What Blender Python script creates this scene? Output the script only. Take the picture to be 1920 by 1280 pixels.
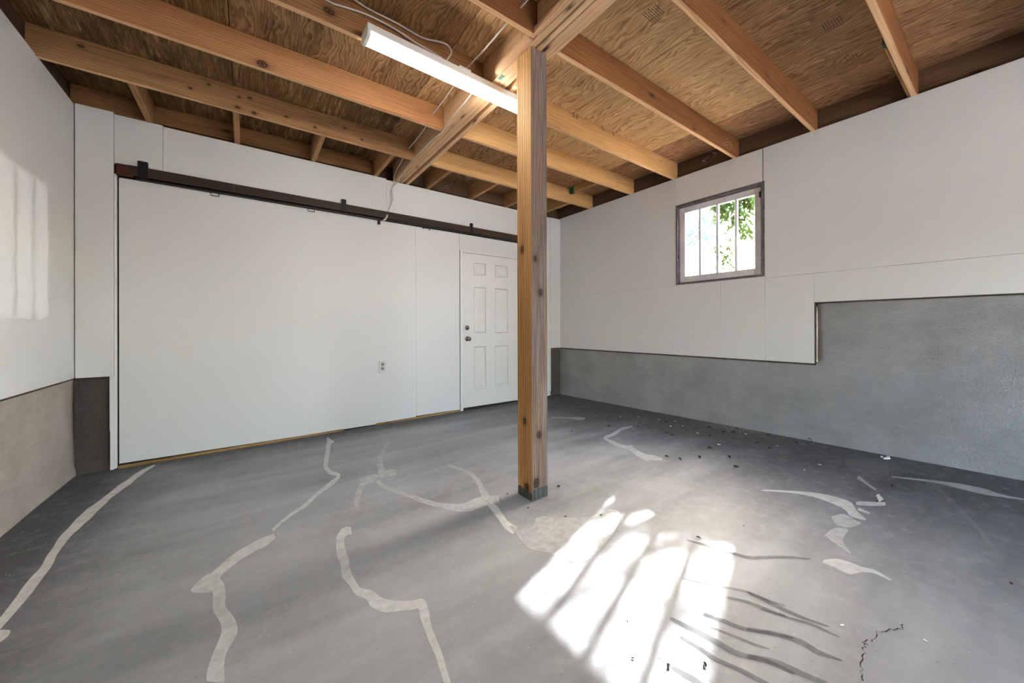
import bpy, bmesh, math, random
from mathutils import Vector, Matrix, noise

for o in list(bpy.data.objects): bpy.data.objects.remove(o)
scene = bpy.context.scene
COL = scene.collection
random.seed(7)

# ------------------------------------------------------------------ camera
CAM_H = 1.12
yaw, pitch, roll = math.radians(35.902), math.radians(0.083), math.radians(-0.163)
fw = Vector((math.sin(yaw)*math.cos(pitch), math.cos(yaw)*math.cos(pitch), math.sin(pitch)))
rt = Vector((math.cos(yaw), -math.sin(yaw), 0)); up = rt.cross(fw)
rt2 = rt*math.cos(roll)+up*math.sin(roll); up2 = -rt*math.sin(roll)+up*math.cos(roll)
cd = bpy.data.cameras.new('camera'); cam = bpy.data.objects.new('camera', cd); COL.objects.link(cam)
cd.sensor_width = 36.0; cd.lens = 686.31/1920*36.0; cd.shift_y = -27.73/1920
cd.clip_start = 0.02; cd.clip_end = 300
m = Matrix((( rt2.x, up2.x, -fw.x, 0), (rt2.y, up2.y, -fw.y, 0), (rt2.z, up2.z, -fw.z, CAM_H), (0, 0, 0, 1)))
cam.matrix_world = m
scene.camera = cam

# ------------------------------------------------------------------ sky, sun, exposure
SUN_AZ, SUN_EL = math.radians(71.6), math.radians(34.6)
w = bpy.data.worlds.new('world'); scene.world = w; w.use_nodes = True
nt = w.node_tree; nt.nodes.clear()
sky = nt.nodes.new('ShaderNodeTexSky'); sky.sky_type = 'NISHITA'; sky.sun_disc = False
sky.sun_elevation = SUN_EL; sky.sun_rotation = SUN_AZ; sky.air_density = 1.2; sky.dust_density = 4.0; sky.ozone_density = 1.0
bg = nt.nodes.new('ShaderNodeBackground'); bg.inputs['Strength'].default_value = 2.6
wo = nt.nodes.new('ShaderNodeOutputWorld')
nt.links.new(sky.outputs[0], bg.inputs['Color']); nt.links.new(bg.outputs[0], wo.inputs['Surface'])
sdir = Vector((math.sin(SUN_AZ)*math.cos(SUN_EL), math.cos(SUN_AZ)*math.cos(SUN_EL), math.sin(SUN_EL)))
sl = bpy.data.lights.new('sun', 'SUN'); sl.energy = 14.0; sl.angle = math.radians(0.6); sl.color = (1.0, 0.97, 0.93)
so = bpy.data.objects.new('sun', sl); COL.objects.link(so)
so.rotation_euler = (-sdir).to_track_quat('-Z', 'Y').to_euler(); so.location = sdir*30
# added spot light across the yard in place of reflected sun (gives the faint barred glow on the left wall)
gl = bpy.data.lights.new('added_glint_spot', 'SPOT'); gl.energy = 3000; gl.spot_size = math.radians(6); gl.spot_blend = 0.2
gl.shadow_soft_size = 0.13; gl.color = (1, 0.98, 0.95)
go = bpy.data.objects.new('added_glint_spot', gl); COL.objects.link(go)
go.location = (29.1, -5.3, 4.15)
go.rotation_euler = (Vector((4.2, 1.92, 2.08))-go.location).to_track_quat('-Z', 'Y').to_euler()
vs = scene.view_settings
vs.view_transform = 'Standard'; vs.look = 'None'; vs.gamma = 1.0; vs.use_curve_mapping = False; vs.exposure = 1.9

LAMP_STRENGTH = 19.0

# ------------------------------------------------------------------ helpers
def lin(r, g, b):
    def f(c):
        c /= 255.0
        return c/12.92 if c <= 0.04045 else ((c+0.055)/1.055)**2.4
    return (f(r), f(g), f(b), 1.0)

class G:
    """small node graph builder"""
    def __init__(s, name):
        s.mat = bpy.data.materials.new(name); s.mat.use_nodes = True
        s.nt = s.mat.node_tree; s.nt.nodes.clear()
        s.out = s.nt.nodes.new('ShaderNodeOutputMaterial')
    def n(s, t, props=None, **ins):
        nd = s.nt.nodes.new(t)
        for k, v in (props or {}).items(): setattr(nd, k, v)
        for k, v in ins.items():
            key = k.replace('_', ' ') if not k.isdigit() else int(k)
            s.set(nd, key, v)
        return nd
    def set(s, nd, key, v):
        sock = nd.inputs[key]
        if isinstance(v, bpy.types.NodeSocket): s.nt.links.new(v, sock)
        elif isinstance(v, bpy.types.Node): s.nt.links.new(v.outputs[0], sock)
        else: sock.default_value = v
    def math(s, op, a, b=None, c=None, clamp=False):
        nd = s.nt.nodes.new('ShaderNodeMath'); nd.operation = op; nd.use_clamp = clamp
        s.set(nd, 0, a)
        if b is not None: s.set(nd, 1, b)
        if c is not None: s.set(nd, 2, c)
        return nd.outputs[0]
    def coords(s, rnd=0.0):
        c = s.n('ShaderNodeTexCoord').outputs['Object']
        if rnd:
            oi = s.n('ShaderNodeObjectInfo').outputs['Random']
            k = s.math('MULTIPLY', oi, rnd)
            cb = s.nt.nodes.new('ShaderNodeCombineXYZ')
            for i in range(3): s.nt.links.new(k, cb.inputs[i])
            va = s.nt.nodes.new('ShaderNodeVectorMath'); va.operation = 'ADD'
            s.nt.links.new(c, va.inputs[0]); s.nt.links.new(cb.outputs[0], va.inputs[1])
            c = va.outputs[0]
        return c
    def map(s, v, sc, loc=(0, 0, 0)):
        return s.n('ShaderNodeMapping', Vector=v, Scale=sc, Location=loc).outputs[0]
    def noise(s, v, scale, detail=4, rough=0.55, dist=0.0):
        return s.n('ShaderNodeTexNoise', Vector=v, Scale=scale, Detail=detail, Roughness=rough, Distortion=dist).outputs['Fac']
    def ramp(s, f, stops, interp='LINEAR'):
        nd = s.nt.nodes.new('ShaderNodeValToRGB'); nd.color_ramp.interpolation = interp
        e = nd.color_ramp.elements
        while len(e) < len(stops): e.new(0.5)
        for el, (p, c) in zip(e, stops):
            el.position = p; el.color = c if len(c) == 4 else (*c, 1)
        s.set(nd, 0, f); return nd.outputs[0]
    def mix(s, f, a, b, blend='MIX'):
        nd = s.nt.nodes.new('ShaderNodeMix'); nd.data_type = 'RGBA'; nd.blend_type = blend
        s.set(nd, 0, f); s.set(nd, 6, a); s.set(nd, 7, b); return nd.outputs[2]
    def bump(s, hgt, strength, dist=0.01):
        return s.n('ShaderNodeBump', Height=hgt, Strength=strength, Distance=dist).outputs[0]
    def pbr(s, col, rough=0.6, normal=None, spec=0.3, metallic=0.0, **kw):
        nd = s.n('ShaderNodeBsdfPrincipled')
        s.set(nd, 'Base Color', col); s.set(nd, 'Roughness', rough); s.set(nd, 'Metallic', metallic)
        s.set(nd, 'Specular IOR Level', spec)
        for k, v in kw.items(): s.set(nd, k.replace('_', ' '), v)
        if normal is not None: s.set(nd, 'Normal', normal)
        s.nt.links.new(nd.outputs[0], s.out.inputs[0]); return nd
W4 = (1, 1, 1, 1); K4 = (0, 0, 0, 1)

def plain(name, rgb, rough=0.5, metallic=0.0, spec=0.4):
    g = G(name); c = g.coords(11)
    f = g.noise(c, 30, 4)
    col = g.mix(g.math('MULTIPLY', f, 0.25), rgb, tuple(x*0.7 for x in rgb[:3])+(1,))
    g.pbr(col, rough, None, spec, metallic); return g.mat

def timber(name, light, mid, dark, knot=0.5, grey=0.0, stain=0.25, knots=(), paint_base=None, rough=0.75, ring=9.0, ringk=0.13):
    """sawn softwood: long axis along local X, knots as dark eyes the grain bends round"""
    g = G(name); c0 = g.coords(); c = g.coords(37.0)
    # growth rings: long wavering lines, closer or wider with the cut
    wob = g.noise(g.map(c, (0.7, 5, 5)), 1.0, 3, 0.5)
    sp = g.n('ShaderNodeSeparateXYZ', Vector=c)
    u = g.math('ADD', g.math('MULTIPLY', sp.outputs[1], 0.8), sp.outputs[2])
    u = g.math('ADD', g.math('MULTIPLY', u, ring*40.0), g.math('MULTIPLY', wob, 34.0))
    ringf = g.math('ADD', g.math('MULTIPLY', g.math('SINE', u), 0.5), 0.5)
    fine = g.noise(g.map(c, (3.0, 110, 110)), 1.0, 5, 0.65)
    broad = g.noise(g.map(c, (0.35, 3, 3)), 1.4, 4, 0.6)
    f = g.math('ADD', g.math('MULTIPLY', ringf, ringk), g.math('ADD', g.math('MULTIPLY', fine, 0.46), g.math('MULTIPLY', broad, 0.46)))
    f = g.math('ADD', f, 0.02-ringk*0.5)
    col = g.ramp(f, [(0.28, dark), (0.46, mid), (0.68, light)])
    if grey > 0:
        gf = g.ramp(g.noise(g.map(c, (0.8, 9, 9)), 1.6, 5, 0.65), [(0.5-grey*0.35, K4), (0.72-grey*0.25, W4)])
        col = g.mix(g.math('MULTIPLY', gf, 0.75), col, g.ramp(fine, [(0.3, lin(70, 64, 64)), (0.7, lin(150, 140, 138))]))
    if stain > 0:
        sf = g.ramp(g.noise(g.map(c, (1.3, 7, 7), (3, 1, 5)), 1.0, 5, 0.7), [(0.53, K4), (0.75, W4)])
        col = g.mix(g.math('MULTIPLY', sf, stain), col, lin(58, 40, 26))
    h = g.math('ADD', g.math('MULTIPLY', fine, 0.6), g.math('MULTIPLY', ringf, 0.4))
    if knot > 0:
        vo = g.n('ShaderNodeTexVoronoi', dict(feature='F1'), Vector=g.map(c, (4.5, 14, 11)), Scale=1.0, Randomness=1.0)
        d = vo.outputs['Distance']
        gate = g.math('GREATER_THAN', g.n('ShaderNodeSeparateColor', Color=vo.outputs['Color']).outputs[0], 1.0-knot*0.35)
        eye = g.math('MULTIPLY', g.ramp(d, [(0.0, W4), (0.10, (.9, .9, .9, 1)), (0.16, (.45, .45, .45, 1)), (0.30, K4)]), gate)
        col = g.mix(eye, col, lin(48, 28, 16))
    for (kx, ky, kz, r) in knots:
        sub = g.n('ShaderNodeVectorMath', dict(operation='SUBTRACT'))
        g.set(sub, 0, c0); sub.inputs[1].default_value = (kx, ky, kz)
        sc = g.n('ShaderNodeVectorMath', dict(operation='MULTIPLY')); g.set(sc, 0, sub.outputs[0]); sc.inputs[1].default_value = (0.72/r, 1/r, 1/r)
        ln = g.n('ShaderNodeVectorMath', dict(operation='LENGTH')); g.set(ln, 0, sc.outputs[0])
        dd = g.math('ADD', ln.outputs['Value'], g.math('MULTIPLY', g.math('SUBTRACT', fine, 0.5), 0.5))
        k = g.ramp(g.math('DIVIDE', dd, 3.0), [(0.0, (.95, .95, .95, 1)), (0.10, (.9, .9, .9, 1)), (0.16, (.6, .6, .6, 1)), (0.25, W4), (0.36, (.4, .4, .4, 1)), (0.55, (.15, .15, .15, 1)), (1.0, K4)])
        col = g.mix(k, col, lin(44, 24, 14))
    if paint_base:
        z = g.n('ShaderNodeSeparateXYZ', Vector=c0).outputs[0]
        pz = g.math('ADD', z, g.math('MULTIPLY', g.math('SUBTRACT', g.noise(c0, 14, 3), 0.5), 0.05))
        mk = g.math('LESS_THAN', pz, paint_base)
        col = g.mix(mk, col, g.ramp(fine, [(0.3, lin(48, 48, 46)), (0.75, lin(112, 111, 106))]))
    g.pbr(col, rough, g.bump(h, 0.35, 0.004), 0.25)
    return g.mat

def plywood(name, light, mid, dark, stain, fleck, seed=0.0, rk=0.30):
    """sheathing underside, face grain along local Y"""
    g = G(name); c = g.coords(53.0)
    big = g.noise(g.map(c, (1.6, 0.55, 1), (seed, 0, 0)), 1.6, 4, 0.55)
    warp = g.math('MULTIPLY', big, 0.6)
    sx = g.n('ShaderNodeSeparateXYZ', Vector=c)
    u = g.math('ADD', sx.outputs[0], warp)
    u = g.math('ADD', u, g.math('MULTIPLY', g.noise(g.map(c, (7, 1.6, 1)), 1.0, 4, 0.6), 0.10))
    ring = g.math('FRACT', g.math('MULTIPLY', u, 32.0))
    ringf = g.ramp(ring, [(0.0, W4), (0.45, (.55, .55, .55, 1)), (0.86, (.12, .12, .12, 1)), (1.0, (.95, .95, .95, 1))])
    fine = g.noise(g.map(c, (85, 4.5, 1)), 1.0, 5, 0.7)
    mott = g.noise(g.map(c, (13, 2.0, 1)), 1.0, 5, 0.65)
    f = g.math('ADD', g.math('MULTIPLY', ringf, rk), g.math('ADD', g.math('MULTIPLY', fine, 0.72-rk), g.math('MULTIPLY', mott, 0.42)))
    col = g.ramp(f, [(0.34, dark), (0.55, mid), (0.76, light)])
    if fleck:
        fl = g.ramp(g.noise(g.map(c, (34, 3.2, 1), (7, 2, 0)), 1.0, 6, 0.75), [(0.53, K4), (0.60, W4)])
        fl = g.math('MULTIPLY', fl, g.ramp(g.noise(g.map(c, (2.2, 1.2, 1), (1, 4, 0)), 1.5, 3), [(0.4, (.15, .15, .15, 1)), (0.6, W4)]))
        col = g.mix(g.math('MULTIPLY', fl, fleck), col, lin(198, 164, 112))
    st = g.ramp(g.noise(g.map(c, (1.5, 1.1, 1), (2, 9, 0)), 1.3, 6, 0.68), [(0.62-stain*0.3, K4), (0.80-stain*0.2, W4)])
    st2 = g.ramp(g.noise(g.map(c, (14, 2.2, 1), (5, 1, 0)), 1.0, 6, 0.75), [(0.42, K4), (0.62, W4)])
    sm = g.math('MULTIPLY', st, g.math('ADD', g.math('MULTIPLY', st2, 0.7), 0.3))
    col = g.mix(g.math('MULTIPLY', sm, min(1.0, 0.35+stain)), col, lin(40, 29, 20))
    g.pbr(col, 0.8, g.bump(f, 0.3, 0.004), 0.2)
    return g.mat

def paint_white(name, rgb, tex=1.0, rough=0.5):
    g = G(name); c = g.coords(5.0)
    a = g.noise(g.map(c, (1, 1, 1.8)), 95, 5, 0.6); b = g.noise(c, 22, 4, 0.6); d = g.noise(c, 1.3, 3)
    h = g.math('ADD', g.math('MULTIPLY', a, 0.6), g.math('MULTIPLY', b, 0.6))
    col = g.mix(g.math('MULTIPLY', g.ramp(d, [(0.35, K4), (0.7, W4)]), 0.35), rgb, tuple(x*0.93 for x in rgb[:3])+(1,))
    # nail heads and dings
    vo = g.n('ShaderNodeTexVoronoi', dict(feature='F1'), Vector=c, Scale=5.5)
    gate = g.math('GREATER_THAN', g.n('ShaderNodeSeparateColor', Color=vo.outputs['Color']).outputs[1], 0.62)
    dot = g.math('MULTIPLY', g.math('LESS_THAN', vo.outputs['Distance'], 0.018), gate)
    col = g.mix(g.math('MULTIPLY', dot, 0.75), col, lin(70, 66, 60))
    g.pbr(col, rough, g.bump(h, 0.22*tex, 0.006), 0.4)
    return g.mat

def masonry(name, rgb, alt, tex=1.0):
    g = G(name); c = g.coords()
    a = g.noise(c, 3.2, 6, 0.6); b = g.noise(c, 75, 5, 0.65); t = g.noise(g.map(c, (6, 6, 22)), 1.0, 5, 0.65)
    col = g.mix(g.ramp(a, [(0.32, K4), (0.7, W4)]), rgb, alt)
    col = g.mix(g.math('MULTIPLY', g.ramp(t, [(0.5, K4), (0.75, W4)]), 0.22), col, tuple(x*1.45 for x in rgb[:3])+(1,))
    col = g.mix(g.math('MULTIPLY', g.ramp(b, [(0.55, K4), (0.8, W4)]), 0.3), col, tuple(x*0.6 for x in rgb[:3])+(1,))
    h = g.math('ADD', g.math('MULTIPLY', b, 0.7), g.math('ADD', g.math('MULTIPLY', t, 0.5), g.math('MULTIPLY', a, 0.8)))
    g.pbr(col, 0.7, g.bump(h, 0.9*tex, 0.014), 0.35)
    return g.mat

def floor_paint():
    g = G('floor_paint'); c = g.coords()
    a = g.noise(g.map(c, (1, 0.7, 1)), 0.9, 5, 0.55)
    # roller passes, running along X
    ro = g.noise(g.map(c, (0.5, 3.2, 1), (3, 0, 0)), 1.2, 4, 0.55)
    b = g.noise(c, 130, 4, 0.7); e = g.noise(c, 16, 6, 0.65)
    col = g.ramp(g.math('ADD', g.math('MULTIPLY', a, 0.5), g.math('MULTIPLY', ro, 0.5)), [(0.36, lin(118, 119, 121)), (0.5, lin(136, 137, 139)), (0.64, lin(154, 155, 157))])
    # darker edging coat along the walls, plus painted-in shade toward the right wall
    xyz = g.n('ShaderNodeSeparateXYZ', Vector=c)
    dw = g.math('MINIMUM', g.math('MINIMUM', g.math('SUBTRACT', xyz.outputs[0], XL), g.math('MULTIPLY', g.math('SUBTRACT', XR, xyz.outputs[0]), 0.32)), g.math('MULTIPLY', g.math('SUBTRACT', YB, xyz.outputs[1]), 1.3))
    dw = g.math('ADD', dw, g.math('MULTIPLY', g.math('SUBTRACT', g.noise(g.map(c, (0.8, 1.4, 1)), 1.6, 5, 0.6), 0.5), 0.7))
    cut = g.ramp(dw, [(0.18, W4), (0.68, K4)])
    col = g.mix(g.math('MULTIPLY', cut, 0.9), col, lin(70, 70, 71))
    col = g.mix(g.math('MULTIPLY', g.ramp(e, [(0.5, K4), (0.7, W4)]), 0.22), col, lin(168, 167, 166))
    col = g.mix(g.math('MULTIPLY', g.ramp(b, [(0.60, K4), (0.72, W4)]), 0.45), col, lin(66, 66, 66))
    vo = g.n('ShaderNodeTexVoronoi', dict(feature='F1'), Vector=c, Scale=26)
    sp = g.math('MULTIPLY', g.math('LESS_THAN', vo.outputs['Distance'], 0.07), g.math('GREATER_THAN', g.n('ShaderNodeSeparateColor', Color=vo.outputs['Color']).outputs[0], 0.75))
    col = g.mix(g.math('MULTIPLY', sp, 0.5), col, lin(190, 188, 184))
    h = g.math('ADD', g.math('MULTIPLY', b, 0.35), g.math('MULTIPLY', e, 0.5))
    g.pbr(col, g.ramp(a, [(0.3, (.48, .48, .48, 1)), (0.7, (.6, .6, .6, 1))]), g.bump(h, 0.35, 0.005), 0.14)
    return g.mat

def decal(name, rgb, alpha, rough=0.45, broken=0.0):
    """thin film on the floor: vertex attribute 'edge' feathers its rim"""
    g = G(name); c = g.coords()
    ed = g.n('ShaderNodeAttribute', dict(attribute_name='edge')).outputs['Fac']
    f = g.noise(c, 24, 5, 0.7); b = g.noise(c, 140, 3, 0.7)
    col = g.mix(g.math('MULTIPLY', b, 0.45), rgb, tuple(x*0.62 for x in rgb[:3])+(1,))
    al = g.math('MULTIPLY', g.ramp(ed, [(0.0, K4), (0.35, W4)]), alpha)
    if broken: al = g.math('MULTIPLY', al, g.ramp(g.noise(c, 90, 4, 0.8), [(0.40+broken*0.1, K4), (0.52+broken*0.14, W4)]))
    else: al = g.math('MULTIPLY', al, g.ramp(f, [(0.25, (.7, .7, .7, 1)), (0.6, W4)]))
    p = g.pbr(col, rough, None, 0.15)
    g.set(p, 'Alpha', al)
    return g.mat

def glass():
    g = G('window_glass')
    t = g.n('ShaderNodeBsdfTransparent'); t.inputs[0].default_value = (0.95, 0.97, 1.0, 1)
    gs = g.n('ShaderNodeBsdfGlossy'); gs.inputs['Roughness'].default_value = 0.03
    mx = g.n('ShaderNodeMixShader'); mx.inputs[0].default_value = 0.05
    g.nt.links.new(t.outputs[0], mx.inputs[1]); g.nt.links.new(gs.outputs[0], mx.inputs[2])
    g.nt.links.new(mx.outputs[0], g.out.inputs[0]); return g.mat

def emissive(name, rgb, strength):
    g = G(name); e = g.n('ShaderNodeEmission'); e.inputs[0].default_value = rgb; e.inputs[1].default_value = strength
    g.nt.links.new(e.outputs[0], g.out.inputs[0]); return g.mat

def leafmat(name, a, b):
    g = G(name); c = g.coords()
    col = g.mix(g.noise(c, 2.5, 3), a, b)
    d = g.n('ShaderNodeBsdfDiffuse'); g.set(d, 0, col); t = g.n('ShaderNodeBsdfTranslucent'); g.set(t, 0, col)
    mx = g.n('ShaderNodeMixShader'); mx.inputs[0].default_value = 0.15
    g.nt.links.new(d.outputs[0], mx.inputs[1]); g.nt.links.new(t.outputs[0], mx.inputs[2]); g.nt.links.new(mx.outputs[0], g.out.inputs[0])
    return g.mat

M = {}
M['joist'] = timber('joist_wood', lin(212, 168, 126), lin(184, 138, 96), lin(138, 98, 64), 0.30, stain=0.15)
M['joist_brown_shaded'] = timber('joist_wood_brown_shaded', lin(164, 112, 68), lin(128, 82, 46), lin(92, 58, 32), 0.25, stain=0.12)  # brown wood, with shade on faces turned from the lamp put in
M['joist_underlit'] = timber('joist_underside_lit', lin(236, 196, 152), lin(216, 170, 124), lin(178, 130, 88), 0.2, stain=0.05)  # paler underside paints in the light bounced up from the floor
M['joist_dark'] = timber('joist_wood_stained', lin(176, 134, 90), lin(146, 104, 66), lin(96, 66, 40), 0.55, stain=0.6)
M['joist_gold'] = timber('joist_wood_yellow', lin(224, 182, 126), lin(200, 154, 98), lin(154, 110, 66), 0.30, stain=0.18)
M['beam'] = timber('beam_wood', lin(236, 200, 160), lin(214, 172, 130), lin(164, 122, 84), 0.35, stain=0.08, ringk=0.06)
M['rim'] = timber('rim_wood', lin(122, 94, 70), lin(92, 70, 52), lin(56, 42, 32), 0.35, stain=0.5)
M['lookout'] = timber('lookout_wood', lin(200, 156, 108), lin(172, 126, 82), lin(120, 82, 50), 0.2, stain=0.3)
M['sill'] = timber('sill_wood', lin(176, 146, 100), lin(150, 118, 74), lin(96, 72, 44), 0.2, stain=0.35)
M['ply_l'] = plywood('plywood_stained', lin(166, 128, 84), lin(116, 86, 54), lin(62, 44, 28), 0.7, 0.8, 0.0, 0.10)
M['ply_m'] = plywood('plywood_middle', lin(184, 144, 102), lin(150, 112, 76), lin(92, 64, 42), 0.45, 0.2, 3.1)
M['ply_r'] = plywood('plywood_clean', lin(222, 186, 136), lin(194, 152, 104), lin(128, 90, 56), 0.12, 0.0, 1.7)
M['ply_b'] = plywood('plywood_brown', lin(190, 148, 106), lin(152, 112, 76), lin(98, 68, 44), 0.3, 0.0, 2.2)
M['ply_e'] = plywood('plywood_eave_stain_shade', lin(200, 154, 112), lin(162, 118, 82), lin(104, 72, 50), 0.4, 0.0, 4.4)  # eave sheets: stain plus the shade by the right wall, both in the colour
M['white'] = paint_white('white_wall_paint', lin(216, 215, 213), 1.8)
M['white_door'] = paint_white('white_door_paint', lin(220, 218, 213), 0.25, 0.45)
M['white_trim'] = paint_white('white_trim_paint', lin(226, 225, 222), 0.6)
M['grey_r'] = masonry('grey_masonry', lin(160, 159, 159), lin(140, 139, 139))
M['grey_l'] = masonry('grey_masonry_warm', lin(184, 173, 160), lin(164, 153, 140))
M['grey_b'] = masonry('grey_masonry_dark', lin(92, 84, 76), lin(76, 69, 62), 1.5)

M['black_gap'] = plain('dark_gap', lin(22, 20, 18), 0.9)
M['lath'] = timber('lath_wood', lin(112, 102, 86), lin(72, 64, 52), lin(36, 32, 28), 0.0, stain=0.4)
M['track'] = timber('track_old_wood', lin(82, 62, 46), lin(54, 42, 34), lin(26, 22, 20), 0.0, stain=0.5, rough=0.55)
M['track_iron'] = plain('blackened_iron', lin(40, 38, 36), 0.5, 0.6)
M['rust'] = plain('rusty_iron', lin(78, 42, 24), 0.7, 0.3)
M['chrome'] = plain('satin_nickel', lin(150, 146, 140), 0.25, 1.0)
M['plastic'] = plain('white_plastic', lin(206, 204, 198), 0.35)
M['plastic2'] = plain('ivory_receptacle', lin(150, 148, 138), 0.4)
M['slot'] = plain('slot_dark', lin(30, 28, 26), 0.6)
M['casing'] = timber('window_casing_wood', lin(112, 103, 104), lin(76, 70, 74), lin(46, 42, 48), 0.0, grey=0.5, stain=0.3, rough=0.7)
M['sash'] = timber('window_sash_wood', lin(232, 228, 228), lin(214, 210, 212), lin(170, 164, 166), 0.0, grey=0.0, stain=0.15, rough=0.6)
M['glass'] = glass()
M['lamp_body'] = plain('lamp_white_metal', lin(232, 230, 224), 0.4)
M['lamp_glow'] = emissive('lamp_diffuser_glow', (1.0, 0.98, 0.94, 1), LAMP_STRENGTH)
M['cable'] = plain('white_cable', lin(214, 208, 196), 0.45)
M['green'] = plain('green_paint', lin(38, 98, 72), 0.6)
M['ink'] = plain('stamp_ink', lin(66, 54, 42), 0.8)
M['pale'] = decal('pale_patch', lin(216, 213, 205), 0.95)
M['mid'] = decal('mid_patch', lin(200, 200, 197), 0.85)
M['faint'] = decal('faint_patch', lin(196, 196, 194), 0.68)
M['ghost'] = decal('ghost_mark', lin(168, 168, 166), 0.22)
M['dark'] = decal('wet_streak', lin(96, 97, 98), 0.5, 0.75)
M['scuff'] = decal('chalky_scuff', lin(205, 203, 196), 0.9, 0.8, 1.0)
M['tread'] = decal('tyre_print', lin(196, 194, 188), 0.6, 0.7, 0.2)
M['crack'] = plain('crack_dark', lin(40, 40, 40), 0.9)
M['leaf_dry'] = plain('dry_leaf', lin(98, 66, 42), 0.8)
M['leaf_dark'] = plain('dark_leaf', lin(52, 44, 38), 0.8)
M['chip'] = plain('white_chip', lin(226, 222, 214), 0.7)
M['grit'] = plain('grit', lin(176, 168, 154), 0.8)
M['pebble'] = plain('dark_pebble', lin(50, 48, 46), 0.8)
M['web'] = plain('cobweb_silk', lin(210, 204, 196), 0.8)
M['foliage'] = leafmat('tree_leaves', lin(40, 58, 28), lin(72, 86, 40))
M['foliage_far'] = leafmat('far_leaves', lin(58, 76, 84), lin(84, 100, 108))
M['bark'] = plain('bark', lin(96, 80, 66), 0.9)
M['siding'] = plain('white_siding', lin(235, 236, 238), 0.7)
M['roof'] = plain('blue_grey_roof', lin(110, 126, 150), 0.8)
M['grass'] = plain('dry_ground', lin(150, 140, 122), 0.9)
M['shell'] = plain('exterior_sheathing', lin(58, 50, 42), 0.9)

def obj(name, bm, mat, parent=None, smooth=False):
    me = bpy.data.meshes.new(name); bm.normal_update(); bm.to_mesh(me); bm.free()
    if mat is not None:
        for mm in (mat if isinstance(mat, (list, tuple)) else [mat]): me.materials.append(mm)
    if smooth:
        for p in me.polygons: p.use_smooth = not (name == 'masonry_base' and p.area > 0 and max(abs(p.normal.x), abs(p.normal.y)) < 0.5)
    o = bpy.data.objects.new(name, me); COL.objects.link(o)
    if parent is not None:
        o.parent = parent; o.matrix_parent_inverse = Matrix.Translation(parent.location).inverted() if parent.location.length else Matrix()
    return o
def tag(o, label=None, cat=None, group=None, kind=None):
    if label: o['label'] = label
    if cat: o['category'] = cat
    if group: o['group'] = group
    if kind: o['kind'] = kind
    return o
def empty(name, loc=(0, 0, 0)):
    o = bpy.data.objects.new(name, None); COL.objects.link(o); o.location = loc; o.empty_display_size = 0.1; return o
def box(x0, x1, y0, y1, z0, z1, bev=0.0, bm=None, seg=1):
    b = bmesh.new()
    bmesh.ops.create_cube(b, size=1)
    bmesh.ops.scale(b, vec=(x1-x0, y1-y0, z1-z0), verts=b.verts)
    bmesh.ops.translate(b, vec=((x0+x1)/2, (y0+y1)/2, (z0+z1)/2), verts=b.verts)
    if bev: bmesh.ops.bevel(b, geom=b.edges[:], offset=bev, segments=seg, affect='EDGES', profile=0.6)
    if bm is None: return b
    me = bpy.data.meshes.new('t'); b.to_mesh(me); b.free(); bm.from_mesh(me); bpy.data.meshes.remove(me); return bm
def boxes(lst, bev=0.0):
    bm = bmesh.new()
    for a in lst: box(*a, bev=bev, bm=bm)
    return bm
def cyl(p0, p1, r0, r1=None, n=16, bm=None, cap=True):
    own = bm is None
    if own: bm = bmesh.new()
    r1 = r0 if r1 is None else r1
    p0 = Vector(p0); p1 = Vector(p1); d = p1-p0
    mtx = Matrix.Translation((p0+p1)/2) @ d.to_track_quat('Z', 'Y').to_matrix().to_4x4()
    bmesh.ops.create_cone(bm, cap_ends=cap, segments=n, radius1=r0, radius2=r1, depth=d.length, matrix=mtx)
    return bm
def lathe(profile, axis_o, axis_d, n=20, bm=None):
    """profile: (distance along axis, radius)"""
    if bm is None: bm = bmesh.new()
    q = Vector(axis_d).to_track_quat('Z', 'Y').to_matrix(); o = Vector(axis_o); rings = []
    for (h, r) in profile:
        rings.append([bm.verts.new(o+q@Vector((r*math.cos(2*math.pi*i/n), r*math.sin(2*math.pi*i/n), h))) for i in range(n)])
    for a, b in zip(rings, rings[1:]):
        for i in range(n): bm.faces.new((a[i], a[(i+1) % n], b[(i+1) % n], b[i]))
    bm.faces.new(rings[-1]); bm.faces.new(rings[0][::-1])
    return bm
def tube(pts, r, n=8, bm=None, sub=6):
    """smooth cable through points (Catmull-Rom)"""
    if bm is None: bm = bmesh.new()
    P = [Vector(p) for p in pts]; Q = []
    if sub > 1 and len(P) > 2:
        E = [P[0]*2-P[1]]+P+[P[-1]*2-P[-2]]
        for i in range(1, len(E)-2):
            for k in range(sub):
                t = k/sub; a, b, c, d = E[i-1:i+3]
                Q.append(0.5*((2*b)+(c-a)*t+(2*a-5*b+4*c-d)*t*t+(3*b-a-3*c+d)*t**3))
        Q.append(P[-1])
    else: Q = P
    rings = []
    for i, q in enumerate(Q):
        t = (Q[min(i+1, len(Q)-1)]-Q[max(i-1, 0)]).normalized()
        s = t.cross(Vector((0, 0, 1)))
        if s.length < 0.1: s = t.cross(Vector((0, 1, 0)))
        s.normalize(); v = s.cross(t)
        rings.append([bm.verts.new(q+(s*math.cos(2*math.pi*k/n)+v*math.sin(2*math.pi*k/n))*r) for k in range(n)])
    for a, b in zip(rings, rings[1:]):
        for k in range(n): bm.faces.new((a[k], a[(k+1) % n], b[(k+1) % n], b[k]))
    bm.faces.new(rings[0][::-1]); bm.faces.new(rings[-1])
    return bm
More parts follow.
